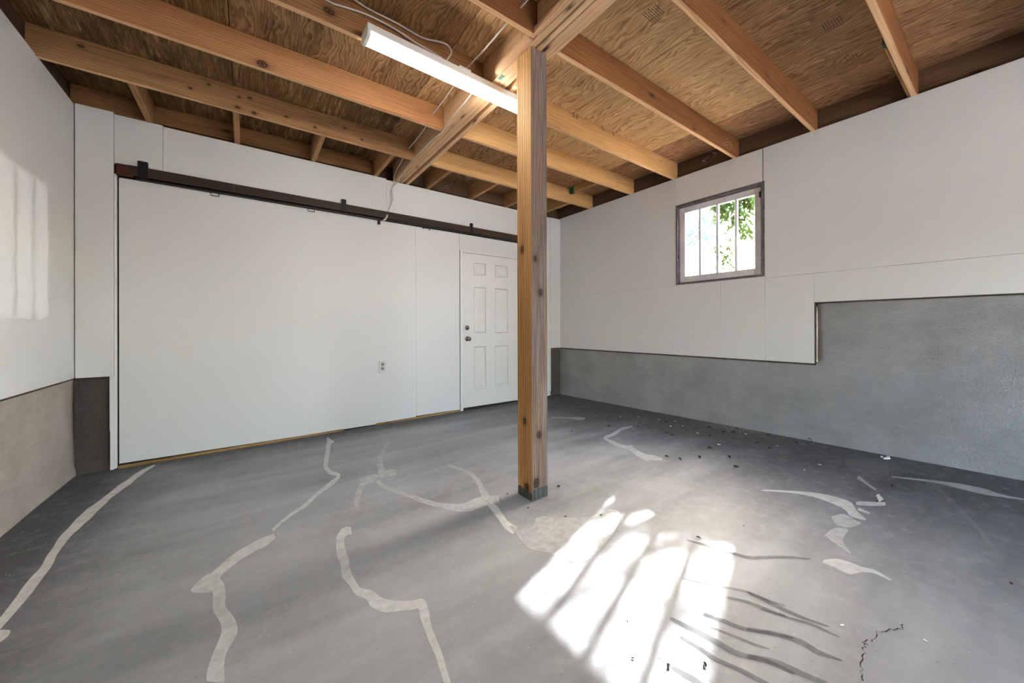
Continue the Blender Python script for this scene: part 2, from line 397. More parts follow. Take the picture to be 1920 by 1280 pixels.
def timber_obj(name, x0, x1, y0, y1, z0, z1, mat, axis='X', parent=None, bev=0.004):
    """a stick of wood with its local X along its length and its origin at its middle"""
    lx, ly, lz = x1-x0, y1-y0, z1-z0
    ctr = Vector(((x0+x1)/2, (y0+y1)/2, (z0+z1)/2))
    L, T, H = (lx, ly, lz) if axis == 'X' else ((ly, lx, lz) if axis == 'Y' else (lz, ly, lx))
    o = obj(name, box(-L/2, L/2, -T/2, T/2, -H/2, H/2, bev), mat)
    rot = {'X': Matrix(), 'Y': Matrix.Rotation(math.pi/2, 4, 'Z'), 'Z': Matrix.Rotation(-math.pi/2, 4, 'Y')}[axis]
    mw = Matrix.Translation(ctr) @ rot
    if parent is not None:
        o.parent = parent; o.matrix_parent_inverse = Matrix()
        o.matrix_basis = Matrix.Translation(-parent.location) @ mw
    else: o.matrix_basis = mw
    return o

# ------------------------------------------------------------------ room dimensions (metres)
XL, XR, YB, YF = -1.106, 4.1445, 4.38, -3.2
HT = 2.887                       # top of the white wall panels
JZ0, JZ1 = 2.885, 3.085          # joists
def FZ(x, y): return 0.0133*(x-0.5)-0.0175*(y-3.0)

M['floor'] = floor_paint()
# ---- floor (gently falling slab)
bm = bmesh.new()
cs = [(XL-0.16, YF-0.16), (XR+0.18, YF-0.16), (XR+0.18, YB+0.18), (XL-0.16, YB+0.18)]
tv = [bm.verts.new((x, y, FZ(x, y))) for x, y in cs]; bv = [bm.verts.new((x, y, FZ(x, y)-0.15)) for x, y in cs]
bm.faces.new(tv); bm.faces.new(bv[::-1])
for i in range(4): bm.faces.new((tv[i], bv[i], bv[(i+1) % 4], tv[(i+1) % 4]))
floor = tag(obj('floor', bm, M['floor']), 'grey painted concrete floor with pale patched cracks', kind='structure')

# ---- ceiling deck: plywood sheets, grain front to back
ceiling = empty('ceiling', (0, 0, JZ1)); tag(ceiling, 'underside of plywood deck resting on open joists', kind='structure')
xs = [-1.28, -0.09, 1.17, 2.43, 3.68, 4.36]; ys = {0: [-3.4, -0.82, 1.72, 3.73, 4.6], 1: [-3.4, -1.4, 1.08, 3.02, 4.6]}
pm = {0: M['ply_l'], 1: M['ply_m'], 2: M['ply_r'], 3: M['ply_r'], 4: M['ply_r']}
for i in range(5):
    yy = ys[0 if i == 0 else 1]
    for a, b in zip(yy, yy[1:]):
        x0, x1 = xs[i]+0.0028, xs[i+1]-0.0028
        mt = pm[i]
        if i == 1 and a > 2.9: mt = M['ply_l']
        if i >= 2 and (b < 1.2 or a > 2.9): mt = M['ply_b']
        if i == 4: mt = M['ply_e']
        ctr = ((x0+x1)/2, (a+b)/2, JZ1+0.009)
        o = obj('plywood_panel', box(-(x1-x0)/2, (x1-x0)/2, -(b-a)/2+0.001, (b-a)/2-0.001, -0.009, 0.009), mt)
        o.parent = ceiling; o.location = (ctr[0], ctr[1], ctr[2]-JZ1)
o = obj('roof_deck_cover', box(-1.3, 4.4, -3.42, 4.62, JZ1+0.02, JZ1+0.08), M['shell'], ceiling)
o.matrix_parent_inverse = Matrix.Translation((0, 0, -JZ1))

# ---- left wall
wl = tag(obj('wall_left', boxes([(XL-0.15, XL-0.022, YF-0.15, YB+0.15, 0.70, 2.862)]), M['shell']), 'left wall, white panels above grey masonry', kind='structure')
def bulge_wall(axis, pos, a0, a1, zf, z1, amp, mat, sgn, nu=60, nv=20, seed=0.0, ft=0.022, step=None):
    """rendered masonry face with hand-trowelled unevenness, foot rounding out to the floor"""
    bm = bmesh.new(); g = []
    hi = (nv*2)//5 if step else 0; hu = int(nu*(step[0]-a0)/(a1-a0)) if step else 0
    for i in range(nu+1):
        u = a0+(a1-a0)*i/nu; row = []
        if step: u = a0+(step[0]-a0)*i/hu if i <= hu else step[0]+(a1-step[0])*(i-hu)/(nu-hu)
        zl = zf(u)-0.03
        for j in range(nv+1):
            v = zl+(z1-zl)*j/nv
            if step: v = zl+(step[1]-zl)*j/(nv-hi) if j <= nv-hi else step[1]+(z1-step[1])*(j-nv+hi)/hi
            k = noise.noise(Vector((u*1.7+seed, v*2.3, seed)))*amp+noise.noise(Vector((u*6+seed, v*6, 3)))*amp*0.35
            foot = ft*math.exp(-max(0, v-zl-0.03)/0.05)
            d = k+foot
            row.append(bm.verts.new((pos+sgn*d, u, v) if axis == 'X' else (u, pos+sgn*d, v)))
        g.append(row)
    for i in range(nu):
        for j in range(nv):
            if step and i >= hu and j >= nv-hi: continue
            bm.faces.new((g[i][j], g[i+1][j], g[i+1][j+1], g[i][j+1]))
    for v in [v for v in bm.verts if not v.link_faces]: bm.verts.remove(v)
    # thickness behind
    r = bmesh.ops.extrude_face_region(bm, geom=bm.faces[:])
    vs_ = [e for e in r['geom'] if isinstance(e, bmesh.types.BMVert)]
    for v in vs_:
        if axis == 'X': v.co.x = pos-sgn*0.15
        else: v.co.y = pos-sgn*0.15
    bmesh.ops.recalc_face_normals(bm, faces=bm.faces[:])
    return bm
HGL, HGR, HG2, YSTEP = 0.726, 0.785, 1.337, 1.075
o = obj('masonry_base', bulge_wall('X', XL-0.012, YF-0.1, YB+0.05, lambda u: FZ(XL, u), HGL+0.02, 0.010, M['grey_l'], 1, 90, 16), M['grey_l'], wl, True)
def panel(parent, x0, x1, y0, y1, z0, z1, name='panel', mat='white', bev=0.0015):
    ctr = Vector(((x0+x1)/2, (y0+y1)/2, (z0+z1)/2)); d = ((x1-x0)/2, (y1-y0)/2, (z1-z0)/2)
    o = obj(name, box(-d[0], d[0], -d[1], d[1], -d[2], d[2], bev), M[mat])
    o.parent = parent; o.location = ctr; return o
for a, b in ((YF, -1.2), (-1.1985, 1.24), (1.2415, YB)):
    panel(wl, XL-0.02, XL, a, b, HGL, HT+0.008)
panel(wl, XL-0.022, XL-0.004, YF, YB, HGL-0.012, HGL-0.001, 'dark_edge_strip', 'lath')

# ---- right wall: stepped grey masonry, white panels round the window
wr = tag(obj('wall_right', boxes([(XR+0.02, XR+0.17, YF-0.15, 1.45, 1.30, 2.862), (XR+0.02, XR+0.17, 2.395, YB+0.15, 0.75, 2.862),
        (XR+0.02, XR+0.17, 1.45, 2.395, 0.75, 1.61), (XR+0.02, XR+0.17, 1.45, 2.395, 2.568, 2.862), (XR+0.02, XR+0.17, YSTEP, 1.45, 0.75, 1.30)]), M['shell']),
        'right wall, white panels over stepped grey masonry, small window', kind='structure')
obj('masonry_base', bulge_wall('X', XR+0.012, YF-0.1, YB+0.05, lambda u: FZ(XR, u), HG2+0.02, 0.008, M['grey_r'], -1, 150, 34, 5.0, 0.022, (YSTEP-0.02, HGR+0.02)), M['grey_r'], wr, True)
YW0, YW1, ZW0, ZW1 = 1.462, 2.384, 1.618, 2.560   # window opening
T = 0.012
for (y0, y1, z0, z1) in [(2.397, YB, 1.612, HT), (1.4815, 2.3955, ZW1, HT), (-0.98, 1.4745, 1.60, HT), (YF, -0.982, 1.60, HT),
                          (2.3865, 2.397, ZW0, ZW1+0.0), (1.879, YB, HGR, 1.6105), (YSTEP, 1.4605, HGR, 1.5985), (1.462, 1.8775, HGR, ZW0-0.001), (1.879, 2.3965, 1.6115, ZW0-0.001), (YF, YSTEP-0.001, HG2, 1.5985)]:
    panel(wr, XR-T+0.012, XR+0.012, y0, y1, z0, z1)
for (y0, y1, z0, z1) in [(YSTEP-0.012, YB, HGR-0.014, HGR-0.001), (YSTEP-0.012, YSTEP-0.001, HGR-0.014, HG2-0.001), (YF, YSTEP-0.012, HG2-0.012, HG2-0.001)]:
    panel(wr, XR-0.001, XR+0.014, y0, y1, z0, z1, 'dark_edge_strip', 'lath')

# ---- back wall
wb = tag(obj('wall_back', boxes([(XL-0.15, XR+0.15, YB+0.05, YB+0.16, -0.15, 2.842)]), M['shell']), 'back wall with old sliding door infill, white panels', kind='structure')
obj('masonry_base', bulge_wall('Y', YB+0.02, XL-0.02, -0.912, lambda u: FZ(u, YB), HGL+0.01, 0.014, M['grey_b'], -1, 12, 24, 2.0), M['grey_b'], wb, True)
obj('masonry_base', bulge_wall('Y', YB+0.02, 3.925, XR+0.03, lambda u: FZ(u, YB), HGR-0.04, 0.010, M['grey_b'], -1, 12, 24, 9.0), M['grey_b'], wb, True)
obj('masonry_cap', box(3.93, XR, YB-0.005, YB+0.05, HGR-0.045, HGR-0.012, 0.004), M['grey_b'], wb)
panel(wb, XL+0.006, -0.889, YB-0.018, YB+0.01, HGL, HT+0.014)
panel(wb, -0.8875, -0.593, YB-0.006, YB+0.012, 2.487, HT+0.004)
panel(wb, -0.5915, 1.338, YB-0.002, YB+0.012, 2.487, HT-0.004)
panel(wb, 1.3395, 3.927, YB-0.002, YB+0.012, 2.4875, HT-0.018)
panel(wb, 3.9285, XR, YB-0.004, YB+0.012, HGR, HT-0.012)
# infill below the track
ZP = 2.375
for (x0, x1, z0, z1) in [(-0.862, 1.699, 1.081, ZP), (-0.862, 1.699, -0.005, 1.0808), (1.7005, 2.304, 1.081, ZP), (1.7005, 2.304, 0.022, 1.0808), (2.3055, 3.30, 2.152, ZP), (3.325, 3.927, 0.03, 2.486)]:
    panel(wb, x0, x1, YB+0.0, YB+0.018, z0, z1)
panel(wb, -0.912, -0.888, YB-0.012, YB+0.03, FZ(-0.9, YB), 0.72, 'jamb_board', 'white_trim')
panel(wb, -0.914, -0.888, YB-0.014, YB+0.03, 0.28, 0.724, 'jamb_board', 'white_trim')
panel(wb, -0.8875, -0.873, YB-0.010, YB+0.03, FZ(-0.9, YB)+0.006, 2.40, 'jamb_board', 'white_trim')
panel(wb, 3.90, 3.925, YB-0.012, YB+0.03, 0.10, HGR-0.002, 'jamb_board', 'white_trim')
panel(wb, -0.90, 3.92, YB+0.02, YB+0.05, -0.08, 2.48, 'dark_backing', 'black_gap')
for (x0, x1) in ((-0.865, 0.86), (1.21, 2.305)):
    b = bmesh.new()
    vs_ = []
    for x in (x0, x1):
        zf = FZ(x, YB)
        for (yy, zz) in ((YB-0.012, zf-0.01), (YB-0.010, zf+0.020), (YB+0.02, zf+0.022), (YB+0.02, zf-0.01)): vs_.append(b.verts.new((x, yy, zz)))
    for k in range(4): b.faces.new((vs_[k], vs_[(k+1) % 4], vs_[4+(k+1) % 4], vs_[4+k]))
    b.faces.new(vs_[0:4][::-1]); b.faces.new(vs_[4:8]); bmesh.ops.recalc_face_normals(b, faces=b.faces[:])
    obj('sill_plate', b, M['sill'], wb)
# wall behind the camera
DO0, DO1, DOZ = 1.5, 3.1, 2.12     # unseen doorway added behind the camera to let in fill daylight
wf = tag(obj('wall_front', boxes([(XL-0.15, DO0, YF-0.15, YF-0.02, -0.15, 2.862), (DO1, XR+0.15, YF-0.15, YF-0.02, -0.15, 2.862), (DO0, DO1, YF-0.15, YF-0.02, DOZ, 2.862)]), M['shell']), 'white wall with an added open doorway at the near end of the room', kind='structure')
for a, b, z in ((XL, DO0, 0.0), (DO0, DO1, DOZ), (DO1, XR, 0.0)): panel(wf, a, b, YF-0.02, YF, z, HT)

# ---- door
door = empty('door_1', (2.81, YB, 0.03)); tag(door, 'white six-panel door in the back wall beside the post', kind='structure')
def part(name, bm, mat, root, smooth=False):
    o = obj(name, bm, M[mat] if isinstance(mat, str) else mat, None, smooth)
    o.parent = root; o.matrix_parent_inverse = Matrix.Translation(-root.location); return o
DX0, DX1, DZ0, DZ1 = 2.357, 3.268, 0.035, 2.128
part('door_frame', boxes([(2.312, 2.352, YB-0.014, YB+0.03, FZ(2.33, YB), 2.15), (3.273, 3.313, YB-0.014, YB+0.03, FZ(3.3, YB), 2.15), (2.352, 3.273, YB-0.014, YB+0.03, 2.132, 2.15)], 0.003), 'white_trim', door)
part('threshold', boxes([(2.352, 3.273, YB-0.02, YB+0.03, FZ(2.8, YB)-0.02, FZ(2.8, YB)+0.016)], 0.004), 'track', door)
# slab with sunk, raised-field panels
slab = bmesh.new()
cols = [(2.522, 2.722), (2.866, 3.100)]; rows = [(0.268, 0.862), (1.038, 1.680), (1.838, 2.012)]
gx = sorted([DX0, DX1]+[c for cc in cols for c in cc]); gz = sorted([DZ0, DZ1]+[r for rr in rows for r in rr])
vg = {}
YD = YB-0.004
for i, x in enumerate(gx):
    for j, z in enumerate(gz): vg[i, j] = slab.verts.new((x, YD, z))
for i in range(len(gx)-1):
    for j in range(len(gz)-1):
        if i in (1, 3) and j in (1, 3, 5): continue
        slab.faces.new((vg[i, j], vg[i+1, j], vg[i+1, j+1], vg[i, j+1]))
bk = [slab.verts.new((x, YD+0.035, z)) for x, z in ((DX0, DZ0), (DX1, DZ0), (DX1, DZ1), (DX0, DZ1))]
slab.faces.new(bk[::-1]); nx, nz = len(gx)-1, len(gz)-1
slab.faces.new([vg[i, 0] for i in range(nx, -1, -1)]+[bk[0], bk[1]])
slab.faces.new([vg[i, nz] for i in range(nx+1)]+[bk[2], bk[3]])
slab.faces.new([vg[0, j] for j in range(nz+1)]+[bk[3], bk[0]])
slab.faces.new([vg[nx, j] for j in range(nz, -1, -1)]+[bk[1], bk[2]])
bmesh.ops.recalc_face_normals(slab, faces=slab.faces[:])
slab_o = part('door_slab', slab, 'white_door', door)
for (x0, x1) in cols:
    for (z0, z1) in rows:
        b = bmesh.new(); loops = []
        for ins, dy in ((0, 0.0), (0.008, -0.007), (0.016, 0.010), (0.030, 0.012), (0.034, 0.009), (0.058, 0.001), (0.064, 0.0005)):
            ins2 = min(ins, (z1-z0)/2-0.02)
            loops.append([b.verts.new(v) for v in ((x0+ins2, YD+dy, z0+ins2), (x1-ins2, YD+dy, z0+ins2), (x1-ins2, YD+dy, z1-ins2), (x0+ins2, YD+dy, z1-ins2))])
        for A, B in zip(loops, loops[1:]):
            for k in range(4): b.faces.new((A[k], A[(k+1) % 4], B[(k+1) % 4], B[k]))
        b.faces.new(loops[-1]); part('door_panel', b, 'white_door', door)
kx, kz = 2.418, 0.965
o = part('door_knob', lathe([(0, 0.034), (0.006, 0.034), (0.010, 0.028), (0.014, 0.013), (0.034, 0.012), (0.040, 0.022), (0.050, 0.029), (0.062, 0.029), (0.070, 0.022), (0.073, 0.010)], (kx, YD, kz), (0, -1, 0)), 'chrome', door, True)
tag(o, 'round satin nickel door knob')
o = part('deadbolt', lathe([(0, 0.032), (0.008, 0.032), (0.014, 0.027), (0.018, 0.026)], (kx-0.004, YD, kz+0.15), (0, -1, 0)), 'chrome', door, True); tag(o, 'round deadbolt with thumb turn')
part('thumb_turn', box(kx-0.018, kx+0.010, YD-0.034, YD-0.016, kz+0.146, kz+0.154, 0.002), 'chrome', door)

# ---- window
win = empty('window_1', (XR+0.05, (YW0+YW1)/2, ZW0)); tag(win, 'small weathered four-light window high in the right wall', kind='structure')
X0 = XR-0.006
part('frame', boxes([(X0, XR+0.17, YW0, YW0+0.028, ZW0, ZW1), (X0, XR+0.17, YW1-0.020, YW1, ZW0, ZW1), (X0, XR+0.17, YW0+0.028, YW1-0.020, ZW1-0.026, ZW1), (X0, XR+0.17, YW0+0.028, YW1-0.020, ZW0, ZW0+0.022)], 0.002), 'casing', win)
part('stop_bead', boxes([(XR+0.012, XR+0.03, YW0+0.028, YW0+0.040, ZW0+0.022, ZW1-0.026), (XR+0.012, XR+0.03, YW1-0.032, YW1-0.020, ZW0+0.022, ZW1-0.026), (XR+0.012, XR+0.03, YW0+0.04, YW1-0.032, ZW1-0.040, ZW1-0.026)], 0.001), 'casing', win)
S0, S1 = XR+0.030, XR+0.066
GY0, GY1, GZ0, GZ1 = 1.563, 2.290, 1.712, 2.456
for a in ((S0, S1, YW0+0.030, GY0, ZW0+0.024, ZW1-0.028), (S0, S1, GY1, YW1-0.022, ZW0+0.024, ZW1-0.028)):
    part('sash_stile', box(*a, bev=0.003), 'sash', win)
for a in ((S0, S1, GY0, GY1, ZW0+0.024, GZ0), (S0, S1, GY0, GY1, GZ1, ZW1-0.028)):
    part('sash_rail', box(*a, bev=0.003), 'sash', win)
mun = [1.740, 1.929, 2.119]
for y in mun: part('muntin', box(S0+0.002, S1-0.004, y-0.0135, y+0.0135, GZ0-0.004, GZ1+0.004, bev=0.003), 'sash', win)
eds = [GY0]+mun+[GY1]
for a, b in zip(eds, eds[1:]):
    part('pane', box(S0+0.016, S0+0.019, a+0.002, b-0.002, GZ0-0.004, GZ1+0.004), 'glass', win)
for z in (2.44, ):
    part('hinge', boxes([(XR+0.004, XR+0.030, YW0+0.020, YW0+0.052, z-0.03, z+0.03)], 0.003), 'track_iron', win)
part('latch', boxes([(XR+0.004, XR+0.030, YW1-0.030, YW1-0.012, 1.93, 1.97)], 0.003), 'track_iron', win)

# ------------------------------------------------------------------ framing overhead
JT = 0.04
JG = 'open ceiling joists'
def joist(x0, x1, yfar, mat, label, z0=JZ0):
    o = timber_obj('ceiling_joist', x0, x1, yfar-JT, yfar, z0, JZ1-0.0005, [M[mat], M['joist_underlit']])
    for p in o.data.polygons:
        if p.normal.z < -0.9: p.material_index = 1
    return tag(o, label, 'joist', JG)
RJ = [(-0.80, 'joist', 'pine joist right of the beam, behind the viewer'), (-0.16, 'joist', 'pine joist right of the beam, just overhead out of view'),
      (0.482, 'joist_brown_shaded', 'nearest joist meeting the right wall, with green-ended scrap nailed beside it'),
      (1.098, 'joist_brown_shaded', 'tan joist meeting the right wall just right of the window'),
      (1.752, 'joist_brown_shaded', 'brown joist running from the post top to above the window'),
      (2.430, 'joist_gold', 'yellow joist with bent nails just right of the post'),
      (3.040, 'joist_gold', 'yellow joist split along its length, third before the back wall on the right'),
      (3.760, 'joist_gold', 'joist right of the beam closest to the back wall, with rough torn top edge')]
LJ = [(-0.80, 'joist', 'pine joist left of the beam, behind the viewer'), (-0.16, 'joist', 'pine joist left of the beam, overhead out of view'),
      (0.482, 'joist', 'pine joist left of the beam, out of view above'), (1.098, 'joist', 'pine joist left of the beam above the top of the picture'),
      (1.737, 'joist_brown_shaded', 'short stretch of joist butting the beam left above the post, cable hole in it'),
      (2.370, 'knotjoistB', 'joist carrying the long white strip light'),
      (3.045, 'knotjoistC', 'long reddish joist with one big ringed knot, left of the beam'),
      (3.755, 'knotjoistD', 'long stained joist with many small knots, nearest the back wall left of the beam')]
def jknots(x0, x1, lst, yfar):
    cx = (x0+x1)/2; cz = (JZ0+JZ1)/2
    return [(x-cx, -JT/2, z-cz, r) for x, z, r in lst]
BX0, BX1 = 1.43, 1.618
LX0, LX1 = XL-0.045, BX0-0.002
M['knotjoistC'] = timber('joist_wood_big_knot', lin(198, 146, 102), lin(168, 116, 74), lin(128, 84, 52), 0.0, stain=0.10, knots=jknots(LX0, LX1, [(0.087, 2.913, 0.024)], 3.045))
M['knotjoistB'] = timber('joist_wood_two_knots', lin(184, 138, 96), lin(154, 110, 72), lin(110, 74, 46), 0.1, stain=0.2, knots=jknots(LX0, LX1, [(0.387, 2.95, 0.022), (0.26, 3.0, 0.015), (1.9, 2.95, 0.01)], 2.37))
M['knotjoistD'] = timber('joist_wood_many_knots', lin(190, 148, 104), lin(160, 118, 78), lin(112, 78, 50), 0.0, stain=0.65, knots=jknots(LX0, LX1, [(-0.909, 3.032, 0.012), (-0.35, 2.96, 0.009), (-0.24, 3.03, 0.008), (-0.06, 2.915, 0.012), (-0.05, 3.0, 0.008), (0.05, 2.905, 0.012), (0.02, 3.02, 0.009), (0.28, 2.95, 0.008), (0.5, 2.93, 0.009), (0.75, 3.0, 0.008), (0.9, 2.94, 0.008)], 3.755))
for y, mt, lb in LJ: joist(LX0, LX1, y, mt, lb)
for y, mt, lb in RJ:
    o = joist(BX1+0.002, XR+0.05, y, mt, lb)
    if 'bent nails' in lb:
        for nx, lean in ((2.42, 0.01), (2.47, -0.005), (2.81, 0.03), (2.98, 0.008)):
            nl = obj('bent_nail', tube([(nx, y-JT-0.012, JZ1+0.002), (nx+lean*0.4, y-JT-0.010, JZ1-0.02), (nx+lean, y-JT-0.014, JZ1-0.045)], 0.0022, 6), M['rust'])
            nl.parent = o; nl.matrix_parent_inverse = o.matrix_basis.inverted()

# main beam: built-up plies running front to back
beam = empty('main_beam', (1.52, 0.6, 2.878)); tag(beam, 'built-up timber beam of several plies resting on the post', 'beam')
BZ = 2.878
for (x0, x1, y0, y1, z0) in [(1.430, 1.474, YF, 1.86, BZ), (1.486, 1.523, YF, 1.86, BZ+0.002), (1.527, 1.618, YF, 1.86, BZ),
                              (1.430, 1.4685, 1.862, YB+0.05, BZ), (1.470, 1.508, 1.862, YB+0.05, BZ+0.001), (1.5095, 1.545, 1.862, YB+0.05, BZ), (1.5465, 1.579, 1.862, YB+0.05, BZ+0.045), (1.5805, 1.618, 1.862, YB+0.05, BZ)]:
    timber_obj('beam_ply', x0, x1, y0, y1, z0, JZ1-0.001, M['beam'], 'Y', beam, 0.003)
timber_obj('ledger_strip', 1.396, 1.4285, YF, 1.70, BZ+0.001, BZ+0.045, M['beam'], 'Y', beam, 0.003)
timber_obj('ledger_strip', 1.396, 1.4285, 1.742, 2.12, BZ+0.001, BZ+0.045, M['beam'], 'Y', beam, 0.003)
for (x0, x1, y0, y1) in ((1.4375, 1.466, 2.10, 2.15), (1.585, 1.612, 2.09, 2.14)):
    o = part('green_paint_mark', box(x0, x1, y0, y1, BZ-0.0012, BZ+0.001), 'green', beam); tag(o, 'small green paint mark')
def stamp(root, x, y, z, sx, sy, rot=0.0, lines=6, name='grade_stamp'):
    b = bmesh.new(); ca, sa = math.cos(rot), math.sin(rot); rr = random.Random(x*91+y)
    def q(u0, v0, u1, v1):
        vs_ = [b.verts.new((x+ca*u-sa*v, y+sa*u+ca*v, z)) for u, v in ((u0, v0), (u1, v0), (u1, v1), (u0, v1))]; b.faces.new(vs_)
    q(0, 0, sx*0.04, sy)
    for i in range(lines):
        v = sy*(i+0.4)/lines; u = sx*0.10
        while u < sx*0.85:
            l = sx*rr.uniform(0.05, 0.2); q(u, v, u+l, v+sy*0.05); u += l+sx*0.04
    o = obj(name, b, M['ink'], None); o.parent = root; o.matrix_parent_inverse = Matrix.Translation(-root.location); return o
stamp(beam, 1.44, 2.86, BZ-0.0008, 0.028, 0.06, 0.0, 5); stamp(beam, 1.588, 2.74, BZ-0.0008, 0.024, 0.06, 0.0, 5)
for a in ((2.12, 1.385, 0.11, 0.10, math.pi, 7), (3.13, 0.75, 0.10, 0.10, math.pi, 7), (3.62, 0.74, 0.09, 0.07, math.pi, 4), (3.46, 0.76, 0.09, 0.05, math.pi, 2)):
    stamp(ceiling, a[0], a[1], JZ1-0.0008, a[2], a[3], a[4], a[5])

# post
PX0, PX1, PY0, PY1 = 1.437, 1.567, 1.777, 1.924
pz0 = FZ(1.5, 1.85)-0.004; pc = ((PX0+PX1)/2, (PY0+PY1)/2, (pz0+BZ-0.001)/2); PL = BZ-0.001-pz0
def pk(z, off, face, r):   # knot position in the post's own frame (local X is up)
    h = z-pc[2]
    return (h, -0.0735, off, r) if face == 'Y' else (h, off, 0.065, r)
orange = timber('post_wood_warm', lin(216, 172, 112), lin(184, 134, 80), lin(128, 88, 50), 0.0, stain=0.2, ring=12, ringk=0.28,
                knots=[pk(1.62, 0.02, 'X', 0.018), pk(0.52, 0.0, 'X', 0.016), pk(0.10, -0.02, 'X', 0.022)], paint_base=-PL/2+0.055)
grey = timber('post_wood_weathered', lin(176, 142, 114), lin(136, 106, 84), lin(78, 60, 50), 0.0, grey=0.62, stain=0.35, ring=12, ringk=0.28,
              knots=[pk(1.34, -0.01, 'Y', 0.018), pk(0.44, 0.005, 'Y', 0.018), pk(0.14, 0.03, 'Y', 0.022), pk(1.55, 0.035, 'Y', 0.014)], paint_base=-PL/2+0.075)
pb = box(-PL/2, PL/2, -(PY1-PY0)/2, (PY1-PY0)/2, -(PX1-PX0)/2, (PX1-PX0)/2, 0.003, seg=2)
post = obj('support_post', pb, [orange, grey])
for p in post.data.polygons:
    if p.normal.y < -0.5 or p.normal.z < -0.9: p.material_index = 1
post.matrix_basis = Matrix.Translation(pc) @ Matrix.Rotation(-math.pi/2, 4, 'Y')
tag(post, 'square timber post in the middle of the room holding up the beam', 'post')

# dark board sheathing outside the rim
obj('end_sheathing', boxes([(XL-0.15, XR+0.17, YF-0.15, YF-0.12, 2.80, JZ1+0.02), (XL-0.15, XR+0.17, YB+0.141, YB+0.17, 2.70, JZ1+0.02), (XL-0.15, XL-0.11, YF-0.12, YB+0.141, 2.80, JZ1+0.02), (XR+0.13, XR+0.17, YF-0.12, YB+0.141, 2.80, JZ1+0.02)]), M['rim'], ceiling).matrix_parent_inverse = Matrix.Translation((0, 0, -JZ1))
# rim boards on top of the walls
for nm, a, ax, lb in (('rim_board', (XR+0.052, XR+0.09, YF, YB+0.12, 2.863, JZ1-0.001), 'Y', 'dark rim board along the top of the right wall'),
                      ('rim_board', (XL-0.085, XL-0.047, YF, YB+0.12, 2.863, JZ1-0.001), 'Y', 'dark rim board along the top of the left wall'),
                      ('rim_board', (XL-0.04, 1.2, YB+0.06, YB+0.098, 2.925, JZ1-0.001), 'X', 'knotty rim board over the back wall left of the beam'),
                      ('rim_board', (1.63, XR+0.04, YB+0.10, YB+0.138, 2.925, JZ1-0.001), 'X', 'dark rim board over the back wall right of the beam')):
    tag(timber_obj(nm, *a, M['rim' if 'knotty' not in lb else 'joist_dark'], ax), lb, 'board', 'rim boards')
LOL = ['short lookout nearest the left wall, above the track end', 'thin pale lookout second from the left wall', 'lookout third from the left wall over the back wall', 'lookout just left of the main beam end',
       'lookout just right of the main beam end', 'lookout second right of the main beam over the back wall', 'lookout half hidden behind the post top', 'lookout in the dark corner right of the post']
for x, lb in zip((-0.678, -0.073, 0.573, 1.222, 1.875, 2.515, 3.10, 3.74), LOL):
    tag(timber_obj('lookout_block', x-0.021, x+0.021, 3.757, YB+(0.058 if x < 1.3 else 0.098), 2.888, JZ1-0.001, M['lookout'], 'Y'), lb, 'block', 'short lookouts over the back wall')
ob = empty('nailer_block', (3.70, 3.4, 2.99)); tag(ob, 'short nailer with a green painted end between the far right joists', 'block')
timber_obj('block', 3.685, 3.725, 3.043, 3.62, 2.995, JZ1-0.001, M['joist_gold'], 'Y', ob)
timber_obj('green_end', 3.6835, 3.7265, 3.62, 3.70, 2.9935, JZ1-0.001, M['green'], 'Y', ob)
ob = empty('scrap_board', (3.8, 0.5, 2.92)); tag(ob, 'scrap board with a green end nailed behind the nearest right joist', 'board')
timber_obj('board', 3.33, XR+0.04, 0.484, 0.500, 2.905, JZ1-0.001, M['joist_gold'], 'X', ob)
timber_obj('green_end', 3.27, 3.33, 0.4835, 0.5005, 2.903, JZ1-0.001, M['green'], 'X', ob)

# ------------------------------------------------------------------ strip light
lamp = empty('strip_light', (1.2, 2.265, 2.84)); tag(lamp, 'long white lit strip light fixed under the joist beside the post', 'lamp')
LL = 0.632
def lp(name, bm, mat, smooth=False):
    o = obj(name, bm, M[mat], None, smooth); o.parent = lamp; return o
lp('housing', box(-LL, LL, -0.062, 0.062, -0.004, 0.040, 0.003), 'lamp_body')
b = bmesh.new(); prof = [(-0.056, -0.004), (-0.054, -0.014), (-0.044, -0.028), (-0.02, -0.034), (0.02, -0.034), (0.044, -0.028), (0.054, -0.014), (0.056, -0.004)]
A = [b.verts.new((-LL+0.012, y, z)) for y, z in prof]; B = [b.verts.new((LL-0.012, y, z)) for y, z in prof]
for i in range(len(prof)-1): b.faces.new((A[i], A[i+1], B[i+1], B[i]))
b.faces.new(A[::-1]); b.faces.new(B); b.faces.new((A[0], B[0], B[-1], A[-1])); bmesh.ops.recalc_face_normals(b, faces=b.faces[:])
tag(lp('diffuser', b, 'lamp_glow'), 'glowing white diffuser')
for s in (-1, 1):
    b = bmesh.new(); pr = [(-0.064, 0.036), (-0.064, -0.014), (-0.05, -0.033), (-0.02, -0.039), (0.02, -0.039), (0.05, -0.033), (0.064, -0.014), (0.064, 0.036)]
    A = [b.verts.new((s*(LL-0.012), y, z)) for y, z in pr]; B = [b.verts.new((s*(LL+0.006), y, z)) for y, z in pr]
    for i in range(8): b.faces.new((A[i], A[(i+1) % 8], B[(i+1) % 8], B[i]))
    b.faces.new(A); b.faces.new(B); bmesh.ops.recalc_face_normals(b, faces=b.faces[:])
    lp('end_cap', b, 'lamp_body')
lp('mounting_clip', box(-0.04, 0.05, -0.07, 0.02, 0.040, 0.045, 0.002), 'lamp_body')
lamp.rotation_euler = (0, 0, math.radians(1.6))
